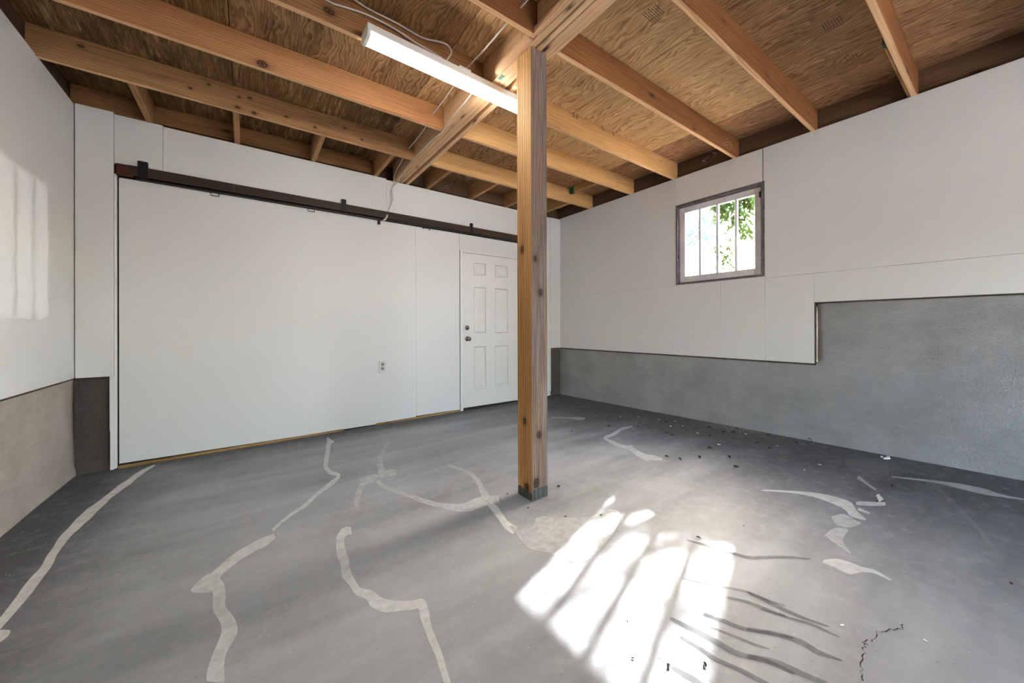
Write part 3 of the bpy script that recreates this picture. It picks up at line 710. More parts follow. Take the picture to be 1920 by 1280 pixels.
# ------------------------------------------------------------------ cables
def cable(label, pts, r=0.0055, name='power_cable'): return tag(obj(name, tube(pts, r), M['cable'], None, True), label, 'cable', 'white ceiling cables')
cable('white cable threaded through the joists along the beam', [(1.31, 0.55, 2.985), (1.30, 1.1, 2.975), (1.296, 1.72, 2.985), (1.285, 2.05, 2.972), (1.282, 2.36, 2.985), (1.30, 2.7, 2.972), (1.325, 3.03, 2.985), (1.35, 3.3, 2.975), (1.372, 3.74, 2.985), (1.40, 4.05, 2.97), (1.415, 4.30, 2.93), (1.418, 4.352, 2.84), (1.398, 4.364, 2.74), (1.412, 4.366, 2.64), (1.352, 4.362, 2.48), (1.336, 4.336, 2.42), (1.30, 4.331, 2.365)])
cable('white cable tacked along the lower left edge of the beam', [(1.358, 2.36, 2.868), (1.365, 2.47, 2.862), (1.385, 2.75, 2.866), (1.415, 3.0, 2.868), (1.40, 3.2, 2.865), (1.408, 3.45, 2.868), (1.405, 3.70, 2.868), (1.422, 3.98, 2.868), (1.44, 4.05, 2.85), (1.425, 4.15, 2.845), (1.44, 4.25, 2.83), (1.412, 4.352, 2.80), (1.386, 4.366, 2.72), (1.40, 4.366, 2.62), (1.345, 4.362, 2.47), (1.322, 4.336, 2.41), (1.278, 4.331, 2.36)])
cable('white cable sagging along the joist into the strip light', [(0.20, 2.322, 3.03), (0.33, 2.32, 3.01), (0.40, 2.315, 2.992), (0.455, 2.312, 3.0), (0.60, 2.312, 3.02), (0.764, 2.315, 3.016), (0.90, 2.29, 2.97), (1.03, 2.26, 2.93), (1.13, 2.25, 2.90), (1.22, 2.255, 2.885)])
cable('white cable looping down from the deck to the middle of the strip light', [(0.40, 2.27, 3.062), (0.50, 2.29, 3.06), (0.60, 2.31, 3.058), (0.764, 2.31, 3.055), (0.943, 2.315, 3.045), (1.05, 2.275, 3.04), (1.105, 2.26, 3.03), (1.13, 2.255, 2.99), (1.10, 2.262, 2.93), (1.10, 2.262, 2.886)])

# ------------------------------------------------------------------ sliding-door track
tr = empty('sliding_door_track', (1.3, YB-0.02, 2.43)); tag(tr, 'long dark old sliding door track across the back wall', 'track')
part('rail', boxes([(-0.800, 3.62, YB-0.030, YB-0.002, 2.402, 2.486)], 0.003), 'track', tr)
part('end_block', boxes([(-0.874, -0.772, YB-0.028, YB-0.002, 2.388, 2.484)], 0.003), 'rust', tr)
part('lower_lip', boxes([(-0.76, 1.32, YB-0.040, YB-0.004, 2.372, 2.388), (1.32, 3.62, YB-0.034, YB-0.004, 2.378, 2.398)], 0.002), 'track_iron', tr)
for x, wdt in ((-0.715, 0.062), (0.868, 0.045), (2.478, 0.04)):
    part('bracket', boxes([(x-wdt/2, x+wdt/2, YB-0.034, YB-0.004, 2.39 if wdt > 0.06 else 2.40, 2.535), ], 0.002), 'track_iron', tr)
for x in (-0.1, 0.42, 1.21, 1.9, 2.75):
    part('joint_mark', boxes([(x-0.003, x+0.003, YB-0.032, YB-0.004, 2.405, 2.484)]), 'lath', tr)
for x in (-0.24, 0.55):
    part('staple', tube([(x-0.03, YB-0.012, 2.37), (x-0.03, YB-0.018, 2.345), (x+0.03, YB-0.018, 2.345), (x+0.03, YB-0.012, 2.37)], 0.004, 6, sub=1), 'track_iron', tr)
hk = tag(obj('cable_hook', boxes([(1.235, 1.262, YB-0.03, YB-0.002, 2.325, 2.372)], 0.003), M['track_iron']), 'small dark hook under the track where the cables end', 'hook')
hb = tag(obj('wire_bracket', tube([(1.785, YB-0.004, 2.352), (1.785, YB-0.024, 2.322), (1.785, YB-0.024, 2.338), (1.873, YB-0.024, 2.338), (1.873, YB-0.024, 2.322), (1.873, YB-0.004, 2.322)], 0.005, 6, sub=1), M['track_iron']), 'small bent wire bracket under the track above the door side', 'bracket')
hb.data.transform(Matrix.Translation((0, 0, 0.03)))

# ------------------------------------------------------------------ outlet
ou = empty('electrical_outlet', (1.288, YB-0.004, 0.665)); tag(ou, 'white electrical outlet on the back wall panel', 'outlet')
part('cover_plate', box(1.246, 1.330, YB-0.012, YB+0.001, 0.600, 0.730, 0.003, seg=2), 'plastic', ou)
for z in (0.640, 0.690):
    r = part('receptacle', lathe([(0, 0.020), (0.004, 0.020), (0.006, 0.018)], (1.288, YB-0.0115, z), (0, -1, 0), 18), 'plastic2', ou)
    for dx, dz, ww, hh in ((-0.007, 0.003, 0.0016, 0.005), (0.007, 0.003, 0.0016, 0.006), (0, -0.009, 0.003, 0.003)):
        o = obj('slot', box(1.288+dx-ww, 1.288+dx+ww, YB-0.0185, YB-0.0170, z+dz-hh, z+dz+hh), M['slot']); o.parent = r
part('screw', lathe([(0, 0.004), (0.0015, 0.003)], (1.288, YB-0.008, 0.665), (0, -1, 0), 10), 'chrome', ou)

# measured outlines of the floor marks (metres on the floor)
STRIPS = [('pale',[(-0.634,4.317,-0.623,4.27),(-0.703,4.183,-0.672,4.069),(-0.746,3.983,-0.701,3.84),(-0.782,3.732,-0.743,3.618),(-0.81,3.537,-0.754,3.388),(-0.83,3.412,-0.763,3.249),(-0.829,3.19,-0.778,3.076),(-0.834,3.079,-0.78,2.969),(-0.816,2.902,-0.771,2.823),(-0.803,2.778,-0.752,2.688),(-0.797,2.677,-0.748,2.587),(-0.796,2.576,-0.741,2.477),(-0.788,2.469,-0.743,2.391),(-0.782,2.358,-0.745,2.295),(-0.781,2.269,-0.748,2.213)]),('mid',[(0.681,4.244,0.713,3.973),(0.631,3.993,0.659,3.914),(0.573,3.685,0.604,3.635),(0.505,3.342,0.538,3.329),(0.504,3.112,0.537,3.18),(0.544,3.014,0.575,3.04),(0.514,2.969,0.52,2.89),(0.388,2.811,0.394,2.746),(0.302,2.674,0.308,2.621),(0.184,2.542,0.19,2.5),(0.1,2.414,0.107,2.382)]),('mid',[(0.12,2.37,0.128,2.314),(0.067,2.358,0.082,2.256),(0.02,2.333,0.037,2.234),(-0.048,2.281,-0.025,2.182),(-0.095,2.216,-0.07,2.131),(-0.134,2.153,-0.096,2.086),(-0.128,2.047,-0.082,2.028),(-0.118,1.963,-0.075,1.937),(-0.111,1.861,-0.069,1.856),(-0.086,1.768,-0.045,1.776),(-0.078,1.716,-0.029,1.681),(-0.08,1.674,-0.041,1.617),(-0.089,1.635,-0.053,1.581),(-0.102,1.579,-0.059,1.531),(-0.107,1.48,-0.057,1.433)]),('faint',[(1.192,3.795,1.194,3.696),(1.024,3.477,1.034,3.391),(0.904,3.213,0.932,3.161),(0.83,2.95,0.881,2.947),(0.788,2.792,0.882,2.832)]),('faint',[(0.808,2.879,0.78,2.719),(0.706,2.847,0.703,2.725),(0.611,2.667,0.63,2.599),(0.555,2.505,0.581,2.471),(0.528,2.339,0.538,2.331)]),('faint',[(0.75,2.739,0.788,2.783),(0.753,2.588,0.785,2.641),(0.795,2.451,0.824,2.509),(0.853,2.31,0.883,2.363),(0.887,2.192,0.918,2.246),(0.943,2.076,0.977,2.134),(0.992,1.983,1.036,2.063),(1.058,1.916,1.105,2.023),(1.143,1.908,1.199,2.049),(1.205,1.906,1.273,2.031),(1.281,1.897,1.319,1.957)]),('faint',[(1.282,2.669,1.314,2.718),(1.316,2.53,1.351,2.58),(1.335,2.386,1.379,2.43),(1.296,2.218,1.345,2.242),(1.236,2.065,1.295,2.079),(1.195,1.952,1.256,1.965)]),('mid',[(1.191,1.917,1.242,1.948),(1.177,1.832,1.231,1.858),(1.153,1.735,1.206,1.754),(1.129,1.638,1.184,1.667),(1.127,1.543,1.19,1.582)]),('mid',[(0.469,2.171,0.455,2.082),(0.426,2.19,0.431,2.092),(0.378,2.105,0.409,2.06),(0.356,1.973,0.395,1.958),(0.347,1.858,0.389,1.848),(0.338,1.76,0.381,1.763),(0.351,1.675,0.383,1.689),(0.361,1.597,0.389,1.627),(0.386,1.542,0.421,1.587),(0.391,1.491,0.436,1.538),(0.421,1.43,0.453,1.496),(0.471,1.398,0.489,1.455),(0.512,1.376,0.528,1.429),(0.535,1.364,0.576,1.404),(0.53,1.337,0.564,1.327),(0.516,1.266,0.545,1.258),(0.507,1.196,0.535,1.191),(0.502,1.133,0.526,1.127),(0.492,1.071,0.513,1.064),(0.483,1.013,0.502,1.007)]),('faint',[(3.401,2.455,3.366,2.427),(3.233,2.477,3.161,2.409),(2.997,2.42,2.922,2.339),(2.807,2.37,2.815,2.333),(2.725,2.217,2.815,2.269),(2.686,2.09,2.772,2.143),(2.692,1.979,2.789,2.033),(2.609,1.844,2.74,1.906),(2.573,1.749,2.732,1.839),(2.624,1.716,2.754,1.792),(2.695,1.661,2.719,1.673)]),('faint',[(2.93,3.304,2.967,3.345),(3.089,3.136,3.137,3.185),(3.129,2.995,3.246,3.107),(3.237,2.996,3.276,3.034)]),('mid',[(2.668,0.974,2.686,0.981),(2.744,0.891,2.774,0.899),(2.808,0.795,2.861,0.808),(2.815,0.712,2.91,0.729),(2.792,0.638,2.932,0.656),(2.751,0.576,2.904,0.583),(2.696,0.54,2.808,0.542),(2.696,0.478,2.712,0.479)]),('mid',[(2.882,0.562,2.939,0.572),(2.928,0.504,3.0,0.516),(3.007,0.448,3.058,0.455)]),('pale',[(3.143,0.517,3.186,0.512),(3.018,0.481,3.099,0.472)]),('mid',[(2.813,0.542,2.861,0.546),(2.796,0.481,2.823,0.483)]),('mid',[(2.077,0.516,2.102,0.521),(2.078,0.475,2.161,0.485),(2.06,0.422,2.181,0.435),(2.121,0.395,2.18,0.403),(2.156,0.361,2.193,0.362),(2.15,0.304,2.158,0.304)]),('faint',[(3.567,0.526,3.593,0.529),(3.652,0.353,3.699,0.356),(3.653,0.242,3.753,0.245),(3.632,0.138,3.778,0.138),(3.66,0.064,3.721,0.063),(3.701,-0.044,3.738,-0.046)]),('faint',[(3.378,0.653,3.47,0.657),(3.3,0.593,3.352,0.594),(3.206,0.524,3.246,0.525)]),('ghost',[(3.837,0.416,3.906,0.413),(3.325,0.232,3.389,0.226),(2.91,0.101,2.959,0.092),(2.505,0.009,2.526,0.004)]),('dark',[(1.771,0.974,1.785,0.98),(1.799,0.884,1.822,0.892),(1.828,0.789,1.853,0.796),(1.851,0.724,1.878,0.733),(1.902,0.684,1.928,0.694),(1.99,0.621,2.012,0.628),(2.065,0.549,2.08,0.552)]),('dark',[(1.49,0.838,1.5,0.842),(1.538,0.756,1.552,0.761),(1.585,0.684,1.599,0.689),(1.615,0.633,1.63,0.636),(1.627,0.569,1.643,0.572),(1.648,0.516,1.656,0.517)]),('dark',[(1.361,0.688,1.379,0.693),(1.384,0.626,1.406,0.631),(1.399,0.58,1.421,0.584),(1.425,0.539,1.444,0.544),(1.459,0.503,1.477,0.507),(1.503,0.448,1.511,0.449)]),('dark',[(1.246,0.752,1.266,0.757),(1.257,0.687,1.282,0.693),(1.268,0.628,1.296,0.632),(1.272,0.578,1.299,0.581),(1.283,0.533,1.306,0.537),(1.327,0.466,1.347,0.469),(1.348,0.399,1.361,0.4)]),('dark',[(1.072,0.689,1.076,0.69),(1.076,0.63,1.095,0.633),(1.081,0.584,1.107,0.587),(1.086,0.544,1.112,0.546)]),('dark',[(1.201,0.689,1.215,0.692),(1.207,0.623,1.227,0.625),(1.206,0.572,1.227,0.574),(1.225,0.509,1.246,0.512),(1.237,0.462,1.257,0.464),(1.248,0.424,1.265,0.425)]),('dark',[(1.325,0.652,1.333,0.654),(1.345,0.582,1.36,0.585),(1.367,0.518,1.381,0.52),(1.392,0.48,1.398,0.481)]),('dark',[(1.52,0.674,1.533,0.678),(1.553,0.614,1.571,0.619),(1.572,0.55,1.589,0.553),(1.594,0.499,1.603,0.5)]),('dark',[(1.61,0.638,1.628,0.641),(1.617,0.542,1.638,0.545),(1.625,0.463,1.645,0.465),(1.656,0.388,1.664,0.389)]),('dark',[(1.416,0.561,1.434,0.566),(1.463,0.491,1.491,0.497),(1.489,0.432,1.52,0.434),(1.491,0.38,1.518,0.381),(1.521,0.325,1.529,0.325)]),('dark',[(1.296,0.514,1.317,0.519),(1.338,0.456,1.364,0.46),(1.359,0.394,1.385,0.396),(1.381,0.331,1.403,0.332)]),('dark',[(1.559,0.571,1.567,0.573),(1.591,0.485,1.605,0.487),(1.616,0.428,1.632,0.429),(1.628,0.353,1.634,0.353)])]
BLOBS = [('pale',[(-0.764,2.24),(-0.725,2.211),(-0.712,2.194),(-0.707,2.163),(-0.716,2.135),(-0.726,2.128)]),('mid',[(-0.198,2.062),(-0.179,2.11),(-0.139,2.156),(-0.118,2.106),(-0.114,1.99),(-0.177,2.026)]),('faint',[(0.655,2.839),(0.727,2.871),(0.807,2.844),(0.884,2.898),(0.925,2.88),(0.928,2.785),(0.893,2.735),(0.838,2.75),(0.764,2.793),(0.675,2.778)]),('faint',[(1.16,1.633),(1.19,1.559),(1.238,1.551),(1.286,1.575),(1.325,1.609),(1.377,1.594),(1.433,1.535),(1.534,1.46),(1.592,1.43),(1.691,1.421),(1.749,1.41),(1.74,1.335),(1.56,1.237),(1.337,1.172),(1.227,1.169),(1.18,1.265),(1.165,1.315),(1.114,1.395),(1.113,1.446),(1.13,1.521)]),('faint',[(2.614,0.61),(2.7,0.572),(2.659,0.514),(2.638,0.488),(2.578,0.503),(2.526,0.527),(2.532,0.573)]),('faint',[(2.353,0.575),(2.473,0.564),(2.516,0.516),(2.369,0.507),(2.258,0.454),(2.305,0.522)]),('ghost',[(3.746,0.806),(3.957,0.63),(3.824,0.563),(3.58,0.527),(3.442,0.592),(3.461,0.674)])]
TREADS = [[(0.054,1.684),(0.12,1.633),(0.104,1.744)],[(0.014,1.598),(0.061,1.557),(0.041,1.621)],[(0.739,2.265),(0.757,2.171),(0.893,2.297)],[(0.873,2.351),(0.906,2.295),(0.984,2.419)],[(1.146,2.736),(1.16,2.671),(1.312,2.797)],[(1.345,2.771),(1.366,2.723),(1.585,2.759)],[(1.626,2.778),(1.642,2.737),(1.764,2.801)],[(1.188,2.338),(1.235,2.278),(1.252,2.398)]]
SCUFFS = [[(-0.6,2.341),(-0.553,2.401),(-0.448,2.433),(-0.449,2.379),(-0.503,2.319),(-0.58,2.299)],[(-0.388,2.363),(-0.195,2.382),(-0.188,2.341),(-0.287,2.333),(-0.363,2.312)],[(0.224,2.379),(0.295,2.391),(0.265,2.307)],[(0.396,2.429),(0.498,2.332),(0.455,2.279),(0.388,2.318)],[(-0.64,2.308),(-0.6,2.341),(-0.545,2.366),(-0.571,2.305),(-0.614,2.263)]]
LEAVES = [(2.704, 2.696), (3.171, 2.595), (3.517, 2.447), (3.383, 2.388), (3.777, 2.291), (3.899, 1.889), (3.363, 1.982), (3.626, 1.744), (3.834, 1.722), (4.064, 1.69), (3.894, 1.651), (3.559, 1.79), (3.388, 2.055), (4.038, 1.404), (3.695, 1.366), (3.626, 1.245), (2.787, 1.691), (2.809, 1.59), (2.971, 1.517), (3.15, 1.368), (2.966, 1.239), (3.255, 1.572), (3.965, 1.163)]
LEAVES2 = [(1.842, 0.946), (2.137, 0.857), (1.119, 0.836), (1.009, 0.733), (1.073, 0.648), (1.169, 0.582)]
CHIPS = [(3.252, 2.72), (3.616, 2.787), (3.826, 2.414), (3.659, 2.171), (3.771, 2.103), (3.889, 2.258), (2.802, 2.044), (3.42, 1.572), (3.759, 1.235), (3.77, 2.651), (3.629, 1.866), (3.938, 1.557), (3.286, 0.913), (3.492, 0.878), (1.704, 0.367), (1.836, 0.184)]
PEBBLES = [(1.709, 1.83), (1.374, 1.954), (1.364, 1.724), (1.468, 1.513), (1.637, 1.401), (3.027, 0.494), (3.388, 0.477), (2.498, 0.017), (1.437, 3.895)]
CRACKS = [[(1.668, 0.297), (1.66, 0.303), (1.635, 0.296), (1.553, 0.289), (1.481, 0.272)], [(1.66, 0.303), (1.7, 0.294), (1.778, 0.28), (1.832, 0.244), (1.87, 0.241)]]

# ------------------------------------------------------------------ marks on the floor
def catmull(P, sub):
    P = [Vector(p) for p in P]; Q = []; E = [P[0]*2-P[1]]+P+[P[-1]*2-P[-2]]
    for i in range(1, len(E)-2):
        a, b, c, d = E[i-1:i+3]
        for k in range(sub):
            t = k/sub; Q.append(0.5*((2*b)+(c-a)*t+(2*a-5*b+4*c-d)*t*t+(3*b-a-3*c+d)*t**3))
    Q.append(P[-1]); return Q
LIFT = {'ghost': 0.0004, 'faint': 0.0006, 'mid': 0.0008, 'pale': 0.0010, 'dark': 0.0012, 'scuff': 0.0014, 'tread': 0.0015}
NAMES = {'ghost': 'faint_mark', 'faint': 'patched_crack', 'mid': 'patched_crack', 'pale': 'patched_crack', 'dark': 'wet_streak'}
def film(name, bm_, kind, edge):
    me = bpy.data.meshes.new(name); bm_.to_mesh(me); bm_.free(); me.materials.append(M[kind])
    at = me.attributes.new('edge', 'FLOAT', 'POINT')
    for i, e in enumerate(edge): at.data[i].value = e
    o = bpy.data.objects.new(name, me); COL.objects.link(o); o.parent = floor; return o
for si, (kind, rows) in enumerate(STRIPS):
    L4 = catmull([(a, b, 0) for a, b, c, d in rows], 6); R4 = catmull([(c, d, 0) for a, b, c, d in rows], 6)
    b = bmesh.new(); edge = []; n = len(L4); prev = None; lift = LIFT[kind]+si*0.00002
    for i in range(n):
        t = i/(n-1); cap = min(1.0, min(t, 1-t)*n/2.0)
        wob = noise.noise(Vector((L4[i].x*9, L4[i].y*9, si)))*0.22
        l = L4[i]; r = R4[i]; mid_ = (l+r)/2
        l = mid_+(l-mid_)*(1.0+wob); r = mid_+(r-mid_)*(1.0+noise.noise(Vector((r.x*9, r.y*9, si+50)))*0.22)
        row = []
        for u, e in ((0, 0), (0.1, 1), (0.5, 1), (0.9, 1), (1, 0)):
            p = l.lerp(r, u); row.append(b.verts.new((p.x, p.y, FZ(p.x, p.y)+lift))); edge.append(e*cap)
        if prev:
            for k in range(4): b.faces.new((prev[k], prev[k+1], row[k+1], row[k]))
        prev = row
    film(NAMES[kind], b, kind, edge)
def blob(name, kind, pts, si):
    Q = catmull([(x, y, 0) for x, y in pts]+[(pts[0][0], pts[0][1], 0)], 4)[:-1]
    c = sum(Q, Vector())/len(Q); b = bmesh.new(); edge = []; lift = LIFT[kind]+0.0006+si*0.00002
    rings = []
    for s, e in ((1.0, 0.0), (0.93, 1.0)):
        rg = []
        for q in Q:
            p = c+(q-c)*s; rg.append(b.verts.new((p.x, p.y, FZ(p.x, p.y)+lift))); edge.append(e)
        rings.append(rg)
    n = len(Q)
    for i in range(n): b.faces.new((rings[0][i], rings[0][(i+1) % n], rings[1][(i+1) % n], rings[1][i]))
    bmesh.ops.triangulate(b, faces=[b.faces.new(rings[1])])
    film(name, b, kind, edge)
for si, (kind, pts) in enumerate(BLOBS): blob(NAMES[kind], kind, pts, si)
for si, pts in enumerate(SCUFFS): blob('chalky_scuff', 'scuff', pts, si)
for (o0, a, c) in TREADS:
    o0, a, c = Vector((*o0, 0)), Vector((*a, 0)), Vector((*c, 0)); e1 = a-o0; e2 = c-o0
    b = bmesh.new(); edge = []
    for j in range(7):
        for i in range(3):
            u0 = 0.02+i*0.34; v0 = j/7; sk = 0.05 if i % 2 else -0.05
            vv = []
            for u, v in ((u0, v0+sk+0.03), (u0+0.28, v0-sk+0.03), (u0+0.28, v0-sk+0.10), (u0, v0+sk+0.10)):
                p = o0+e1*u+e2*v; vv.append(b.verts.new((p.x, p.y, FZ(p.x, p.y)+LIFT['tread']))); edge.append(1.0)
            b.faces.new(vv)
    tag(film('tyre_print', b, 'tread', edge), kind='stuff')
for pts in CRACKS:
    Q = catmull([(x, y, 0) for x, y in pts], 8); b = bmesh.new(); prev = None
    for i, q in enumerate(Q):
        d = (Q[min(i+1, len(Q)-1)]-Q[max(i-1, 0)]).normalized(); s = Vector((-d.y, d.x, 0))*random.uniform(0.0006, 0.0022)
        j = Vector((random.uniform(-1, 1), random.uniform(-1, 1), 0))*0.006
        row = [b.verts.new((p.x, p.y, FZ(p.x, p.y)+0.0016)) for p in (q+j-s, q+j+s)]
        if prev: b.faces.new((prev[0], prev[1], row[1], row[0]))
        prev = row
    o = obj('hairline_crack', b, M['crack']); o.parent = floor

# ------------------------------------------------------------------ litter on the floor
def leaf_mesh(seed, L=0.034, Wd=0.016, curl=0.010):
    r = random.Random(seed); b = bmesh.new(); g = []
    for i in range(6):
        t = i/5; row = []
        w_ = Wd*math.sin(math.pi*(0.08+0.88*t))**0.8*(0.8+0.4*r.random())
        for k in (-1, 0, 1):
            row.append(b.verts.new(((t-0.5)*L, k*w_/2+r.uniform(-.001, .001), 0.002+abs(k)*curl*(0.5+0.5*r.random())+0.006*math.sin(t*3.1)*r.random())))
        g.append(row)
    for i in range(5):
        for k in range(2): b.faces.new((g[i][k], g[i+1][k], g[i+1][k+1], g[i][k+1]))
    st = [b.verts.new(v) for v in ((L/2-0.001, 0.0007, 0.003), (L/2+0.012, 0.0004, 0.006), (L/2+0.012, -0.0004, 0.005), (L/2-0.001, -0.0007, 0.002))]
    b.faces.new(st)
    bmesh.ops.solidify(b, geom=b.faces[:], thickness=0.0006)
    return b
leaf_meshes = []
for k in range(5):
    o = obj('t', leaf_mesh(k), M['leaf_dry' if k % 2 else 'leaf_dark']); leaf_meshes.append(o.data); bpy.data.objects.remove(o)
def put(name, me, x, y, label, cat, group, dz=0.0005, rz=None, tilt=0.0):
    o = bpy.data.objects.new(name, me); COL.objects.link(o); o.location = (x, y, FZ(x, y)+dz)
    o.rotation_euler = (tilt, 0, random.uniform(0, 6.28) if rz is None else rz); return tag(o, label, cat, group)
LEAF_LABELS = {0: 'curled brown leaf on the floor just right of the post, farthest in', 16: 'dark crumpled leaf at the tip of the pale forked floor patch', 17: 'brown crumpled leaf right of the forked patch tip',
               18: 'thin curved brown leaf, third from the forked patch tip', 19: 'brown leaf lying alone, fourth along from the forked patch tip', 20: 'narrow dark leaf nearest the viewer of the row off the forked patch',
               21: 'small tan seed husk below the grit line', 9: 'upright dark leaf against the foot of the right wall', 15: 'brown crumpled leaf right of the white chip near the right wall', 22: 'dark leaf lying against the foot of the right wall, furthest right', 14: 'flat dark leaf left of the crumpled one near the right wall'}
ORD = ['first', 'second', 'third', 'fourth', 'fifth', 'sixth', 'seventh', 'eighth', 'ninth', 'tenth', 'eleventh', 'twelfth', 'thirteenth']
rank = {i: ORD[k] for k, i in enumerate(sorted([i for i in range(len(LEAVES)) if i not in LEAF_LABELS], key=lambda i: -LEAVES[i][1]))}
for i, (x, y) in enumerate(LEAVES):
    put('dry_leaf', leaf_meshes[i % 5], x, y, LEAF_LABELS.get(i) or 'small dark leaf scrap, %s from the back corner in the right wall litter' % rank[i], 'leaf', 'dry leaves by the right wall')
for (x, y), lb in zip(LEAVES2, ('dark leaf on the bright floor beyond the sun patch corner', 'tiny dark leaf furthest right beyond the sun patch', 'small dark leaf in the middle of the sun patch', 'tiny dark leaf at the lower end of the sun patch', 'dark leaf in the lower right edge of the sun patch', 'large dark crumpled leaf at the bottom right of the sun patch')):
    o = put('dry_leaf', leaf_meshes[0], x, y, lb, 'leaf', 'leaves about the sun patch'); s = 0.28 if 'tiny' in lb or 'small' in lb else 0.55; o.scale = (s, s, s)
def chip_mesh(seed, s):
    r = random.Random(seed); b = bmesh.new(); n = 6
    vs_ = [b.verts.new((s*(0.7+0.6*r.random())*math.cos(i*6.283/n), s*0.5*(0.7+0.6*r.random())*math.sin(i*6.283/n), 0.0)) for i in range(n)]
    f = b.faces.new(vs_); e = bmesh.ops.extrude_face_region(b, geom=[f]); bmesh.ops.translate(b, vec=(0, 0, s*0.28), verts=[v for v in e['geom'] if isinstance(v, bmesh.types.BMVert)])
    bmesh.ops.recalc_face_normals(b, faces=b.faces[:]); return b
chips = []
for k in range(4):
    o = obj('t', chip_mesh(k, 0.011+0.003*k), M['chip']); chips.append(o.data); bpy.data.objects.remove(o)
crank = {i: ORD[k] for k, i in enumerate(sorted([i for i in range(len(CHIPS)) if i not in (6, 8, 12, 14, 15)], key=lambda i: -CHIPS[i][1]))}
for i, (x, y) in enumerate(CHIPS):
    lb = {6: 'white paint chip lying on the pale forked patch', 8: 'large white chip by the crumpled leaves near the right wall', 12: 'off-white chip on bare floor below the stepped wall', 15: 'white crumb on the dark floor at lower right', 14: 'pale crumb among the dark streaks at lower right'}.get(i) or 'small white paint chip, %s from the back corner in the right wall litter' % crank[i]
    o = put('paint_chip', chips[i % 4], x, y, lb, 'chip', 'white chips on the floor'); s = 0.4 if i in (14, 15) else 0.8; o.scale = (s, s, s)
def pebble_mesh(seed):
    r = random.Random(seed); b = bmesh.new(); bmesh.ops.create_icosphere(b, subdivisions=1, radius=0.010)
    for v in b.verts: v.co = Vector((v.co.x*1.2, v.co.y, v.co.z*0.7))*(0.75+0.5*r.random())
    bmesh.ops.translate(b, vec=(0, 0, 0.006), verts=b.verts); return b
o = obj('t', pebble_mesh(1), M['pebble']); peb = o.data; bpy.data.objects.remove(o)
for i, (x, y) in enumerate(PEBBLES):
    lb = ['dark crumb of dirt right of the post foot', 'dark crumb left of the post foot', 'tiny dark crumb in front of the post', 'tiny dark crumb below the post', 'tiny dark crumb above the sun patch', 'dark crumb on the white patch near the right wall', 'black crumb on dark floor by the right wall', 'small crumb far right on the dark floor', 'dark crumb near the back wall sill gap'][i]
    o = put('dirt_crumb', peb, x, y, lb, 'debris', 'dirt crumbs'); s = 1.0 if i in (0, 6) else 0.55; o.scale = (s, s, s)
# curled shell of loose render at the wall foot
b = bmesh.new(); g = []
for i in range(7):
    a = math.pi*i/6; g.append([b.verts.new((0.022*math.cos(a), 0.003*k, 0.005+0.03*math.sin(a)*(1-0.1*k))) for k in range(3)])
for i in range(6):
    for k in range(2): b.faces.new((g[i][k], g[i+1][k], g[i+1][k+1], g[i][k+1]))
bmesh.ops.solidify(b, geom=b.faces[:], thickness=0.002)
o = obj('render_flake', b, M['leaf_dry']); o.location = (XR-0.05, 1.10, FZ(XR, 1.1)); o.rotation_euler = (0, 0, 1.4); tag(o, 'curled tan flake leaning on the foot of the right wall', 'debris')
# crumbs of render below the stepped wall
for k, (x, y) in enumerate(((4.05, 0.63), (4.08, 0.60), (4.03, 0.60))):
    o = put('paint_chip', chips[k], x, y, ('smallest', 'middle', 'largest')[k]+' of three pale render crumbs at the foot of the stepped wall', 'chip', 'crumbs of render by the stepped wall'); o.scale = (1.6, 1.6, 1.6)
# sandy grit that nobody could count
b = bmesh.new(); rg = random.Random(3)
def grain(x, y, s):
    z = FZ(x, y); a = rg.uniform(0, 6.28)
    vs_ = [b.verts.new((x+s*math.cos(a+k*2.094), y+s*math.sin(a+k*2.094), z+0.0003)) for k in range(3)]; tp = b.verts.new((x, y, z+s*0.9))
    for k in range(3): b.faces.new((vs_[k], vs_[(k+1) % 3], tp))
for i in range(520):
    y = rg.gauss(1.72, 0.22); d = abs(rg.gauss(0, 0.10)); x = XR-0.03-d
    if x > 2.4: grain(x, y, rg.uniform(0.0015, 0.0042))
for i in range(500):
    y = rg.gauss(1.65, 0.5); d = abs(rg.gauss(0, 0.5)); x = XR-0.03-d
    if x > 2.4: grain(x, y, rg.uniform(0.001, 0.0026))
for i in range(160): grain(rg.uniform(-1.05, 1.5), 4.33-abs(rg.gauss(0, 0.25)), rg.uniform(0.001, 0.003))
for i in range(120): grain(-1.05+abs(rg.gauss(0, 0.3)), rg.uniform(2.3, 4.3), rg.uniform(0.001, 0.003))
tag(obj('floor_grit', b, M['grit']), 'sandy grit scattered along the foot of the walls', 'grit', kind='stuff')

# ------------------------------------------------------------------ cobwebs under the deck
def web(label, c, spread, n, seed):
    r = random.Random(seed); b = bmesh.new()
    for i in range(n):
        p = Vector(c)+Vector((r.uniform(-1, 1)*spread, r.uniform(-1, 1)*spread, r.uniform(-.06, .06))); pts = [p]
        for k in range(5):
            p = p+Vector((r.uniform(-1, 1)*0.06, r.uniform(-1, 1)*0.06, r.uniform(-0.03, 0.02))); p.z = min(p.z, JZ1-0.01); p.x = min(p.x, XR-0.01); pts.append(p.copy())
        tube(pts, 0.0009, 4, b, 3)
    tag(obj('cobweb', b, M['web']), label, 'cobweb', 'cobwebs', 'stuff')
web('cobweb between joists above the left side of the window', (3.85, 2.15, 3.0), 0.22, 7, 1)
web('cobweb strands where the brown joist meets the right wall', (3.9, 1.72, 3.0), 0.14, 5, 2)
web('cobweb in the dark bay over the back wall right of the beam', (2.2, 4.15, 3.0), 0.22, 7, 4)

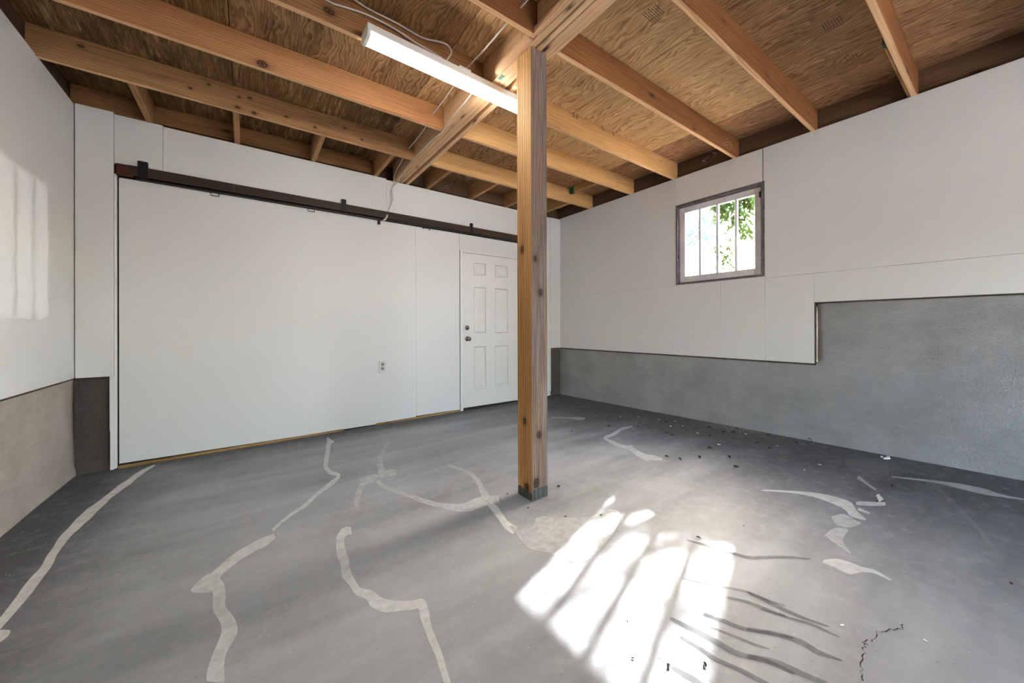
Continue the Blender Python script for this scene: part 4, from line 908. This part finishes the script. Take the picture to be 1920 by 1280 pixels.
# ------------------------------------------------------------------ outside the window
M['drive'] = masonry('added_drive_concrete', lin(190, 186, 178), lin(172, 168, 160), 0.3)
GR = 0.45
yard = tag(obj('yard_ground', box(XR+0.17, 60, -30, 40, GR-0.3, GR), M['grass']), 'sunlit ground outside the window', kind='structure')
tag(obj('added_driveway', box(-12, 16, -30, YF-0.15, -0.15, 0.06), M['drive']), 'added pale concrete drive outside the added doorway', kind='structure')
# white neighbouring house with a low eave
hs = empty('neighbour_house', (14.1, 10.5, GR)); tag(hs, 'white house with blue-grey eave beyond the window', 'house')
part('wall', box(13.0, 15.2, 6.95, 14, GR, 4.45), 'siding', hs)
b = bmesh.new()
pr = [(12.6, 4.40), (12.6, 4.62), (14.1, 5.4), (15.6, 4.62), (15.6, 4.40)]
A = [b.verts.new((x, 6.8, z)) for x, z in pr]; B = [b.verts.new((x, 14.2, z)) for x, z in pr]
for i in range(5): b.faces.new((A[i], A[(i+1) % 5], B[(i+1) % 5], B[i]))
b.faces.new(A[::-1]); b.faces.new(B); bmesh.ops.recalc_face_normals(b, faces=b.faces[:]); part('roof', b, 'roof', hs)

def spray(b, p, d, L, n, rr, size, droop=0.6):
    """a drooping twig with pairs of small leaflets"""
    p = Vector(p); d = Vector(d).normalized(); q = p.copy()
    for i in range(n):
        d = (d+Vector((0, 0, -droop/n))).normalized(); q = q+d*(L/n)
        s = d.cross(Vector((0, 0, 1)))
        if s.length < 0.05: s = Vector((0, 1, 0))
        s.normalize()
        for k in (-1, 1):
            ax = (s*k+d*0.5+Vector((rr.uniform(-.4, .4), rr.uniform(-.4, .4), rr.uniform(-.7, .1)))).normalized()
            ll = size*rr.uniform(0.8, 1.25); nn = ax.cross(Vector((rr.uniform(-1, 1), rr.uniform(-1, 1), rr.uniform(0.3, 1)))).normalized()*ll*0.22
            c = q+ax*ll*0.5
            b.faces.new([b.verts.new(v) for v in (q, c+nn, q+ax*ll, c-nn)])
def tree(label, base, crown, leaf_pts, seed, mat, size, limb=0.09, hang=()):
    rr = random.Random(seed); t = empty('tree', base); tag(t, label, 'tree')
    tb = bmesh.new(); c = Vector(crown); B0 = Vector(base)
    cyl(B0+Vector((0, 0, -0.1)), B0+(c-B0)*0.55, limb, limb*0.7, 10, tb)
    part('trunk', tb, 'bark', t)
    lb_ = bmesh.new(); fb = bmesh.new(); fork = B0+(c-B0)*0.53
    for i, (p, d, L, n) in enumerate(leaf_pts):
        if i % 7 == 0: tube([fork, fork.lerp(Vector(p), 0.5)+Vector((0, 0, 0.25)), Vector(p)], limb*0.10, 5, lb_, 4)
        spray(fb, p, d, L, n, rr, size)
    if hang:
        tube([fork, (7.2, 2.4, 4.1), (6.3, 2.45, 3.7), (6.1, 2.55, 3.3)], 0.012, 6, lb_, 4)
        for (p, d, L, n) in hang: spray(fb, p, d, L, n, rr, 0.085)
    part('branches', lb_, 'bark', t); tag(part('foliage', fb, mat, t), kind='stuff')
    return t
rr = random.Random(21); pts = []; hang = []
# crown the sun shines through, up-sun of the window
for i in range(230):
    tt = rr.uniform(3.2, 5.6); c = Vector((4.2, 1.93, 2.08))+sdir*tt
    p = c+Vector((rr.gauss(0, 0.55), rr.gauss(0, 0.62), rr.gauss(0, 0.55)))
    pts.append((p, (rr.uniform(-1, 1), rr.uniform(-1, 1), rr.uniform(-.6, .3)), rr.uniform(0.22, 0.4), 7))
# hanging boughs seen through the right-hand panes
for (yy, zz, nn) in ((2.82, 3.20, 16), (2.70, 3.08, 16), (2.62, 3.22, 12), (2.48, 3.16, 18), (2.38, 3.14, 12), (2.66, 2.92, 10), (2.50, 2.92, 10), (2.56, 2.76, 8), (2.46, 2.62, 5), (2.80, 2.40, 4), (2.74, 2.33, 4)):
    for k in range(nn):
        p = Vector((6.1+rr.uniform(-.2, .2), yy+rr.gauss(0, 0.06), zz+rr.gauss(0, 0.06)))
        hang.append((p, (rr.uniform(-.3, .3), rr.uniform(-0.8, 0.2), -0.7), rr.uniform(0.12, 0.22), 6))
tree('leafy tree with drooping green boughs just outside the window', (9.6, 2.0, GR), (7.6, 2.8, 4.8), pts, 5, 'foliage', 0.055, 0.10, hang)
pts = []
for i in range(170):
    p = Vector((10.2+rr.uniform(-.6, .6), 5.15+rr.gauss(0, 0.42), 4.1+rr.gauss(0, 0.55)))
    pts.append((p, (rr.uniform(-1, 1), rr.uniform(-1, 1), rr.uniform(-.8, .2)), rr.uniform(0.2, 0.4), 6))
tree('paler tree farther off behind the left window panes', (10.4, 6.9, GR), (10.2, 5.6, 4.6), pts, 8, 'foliage_far', 0.075, 0.10)
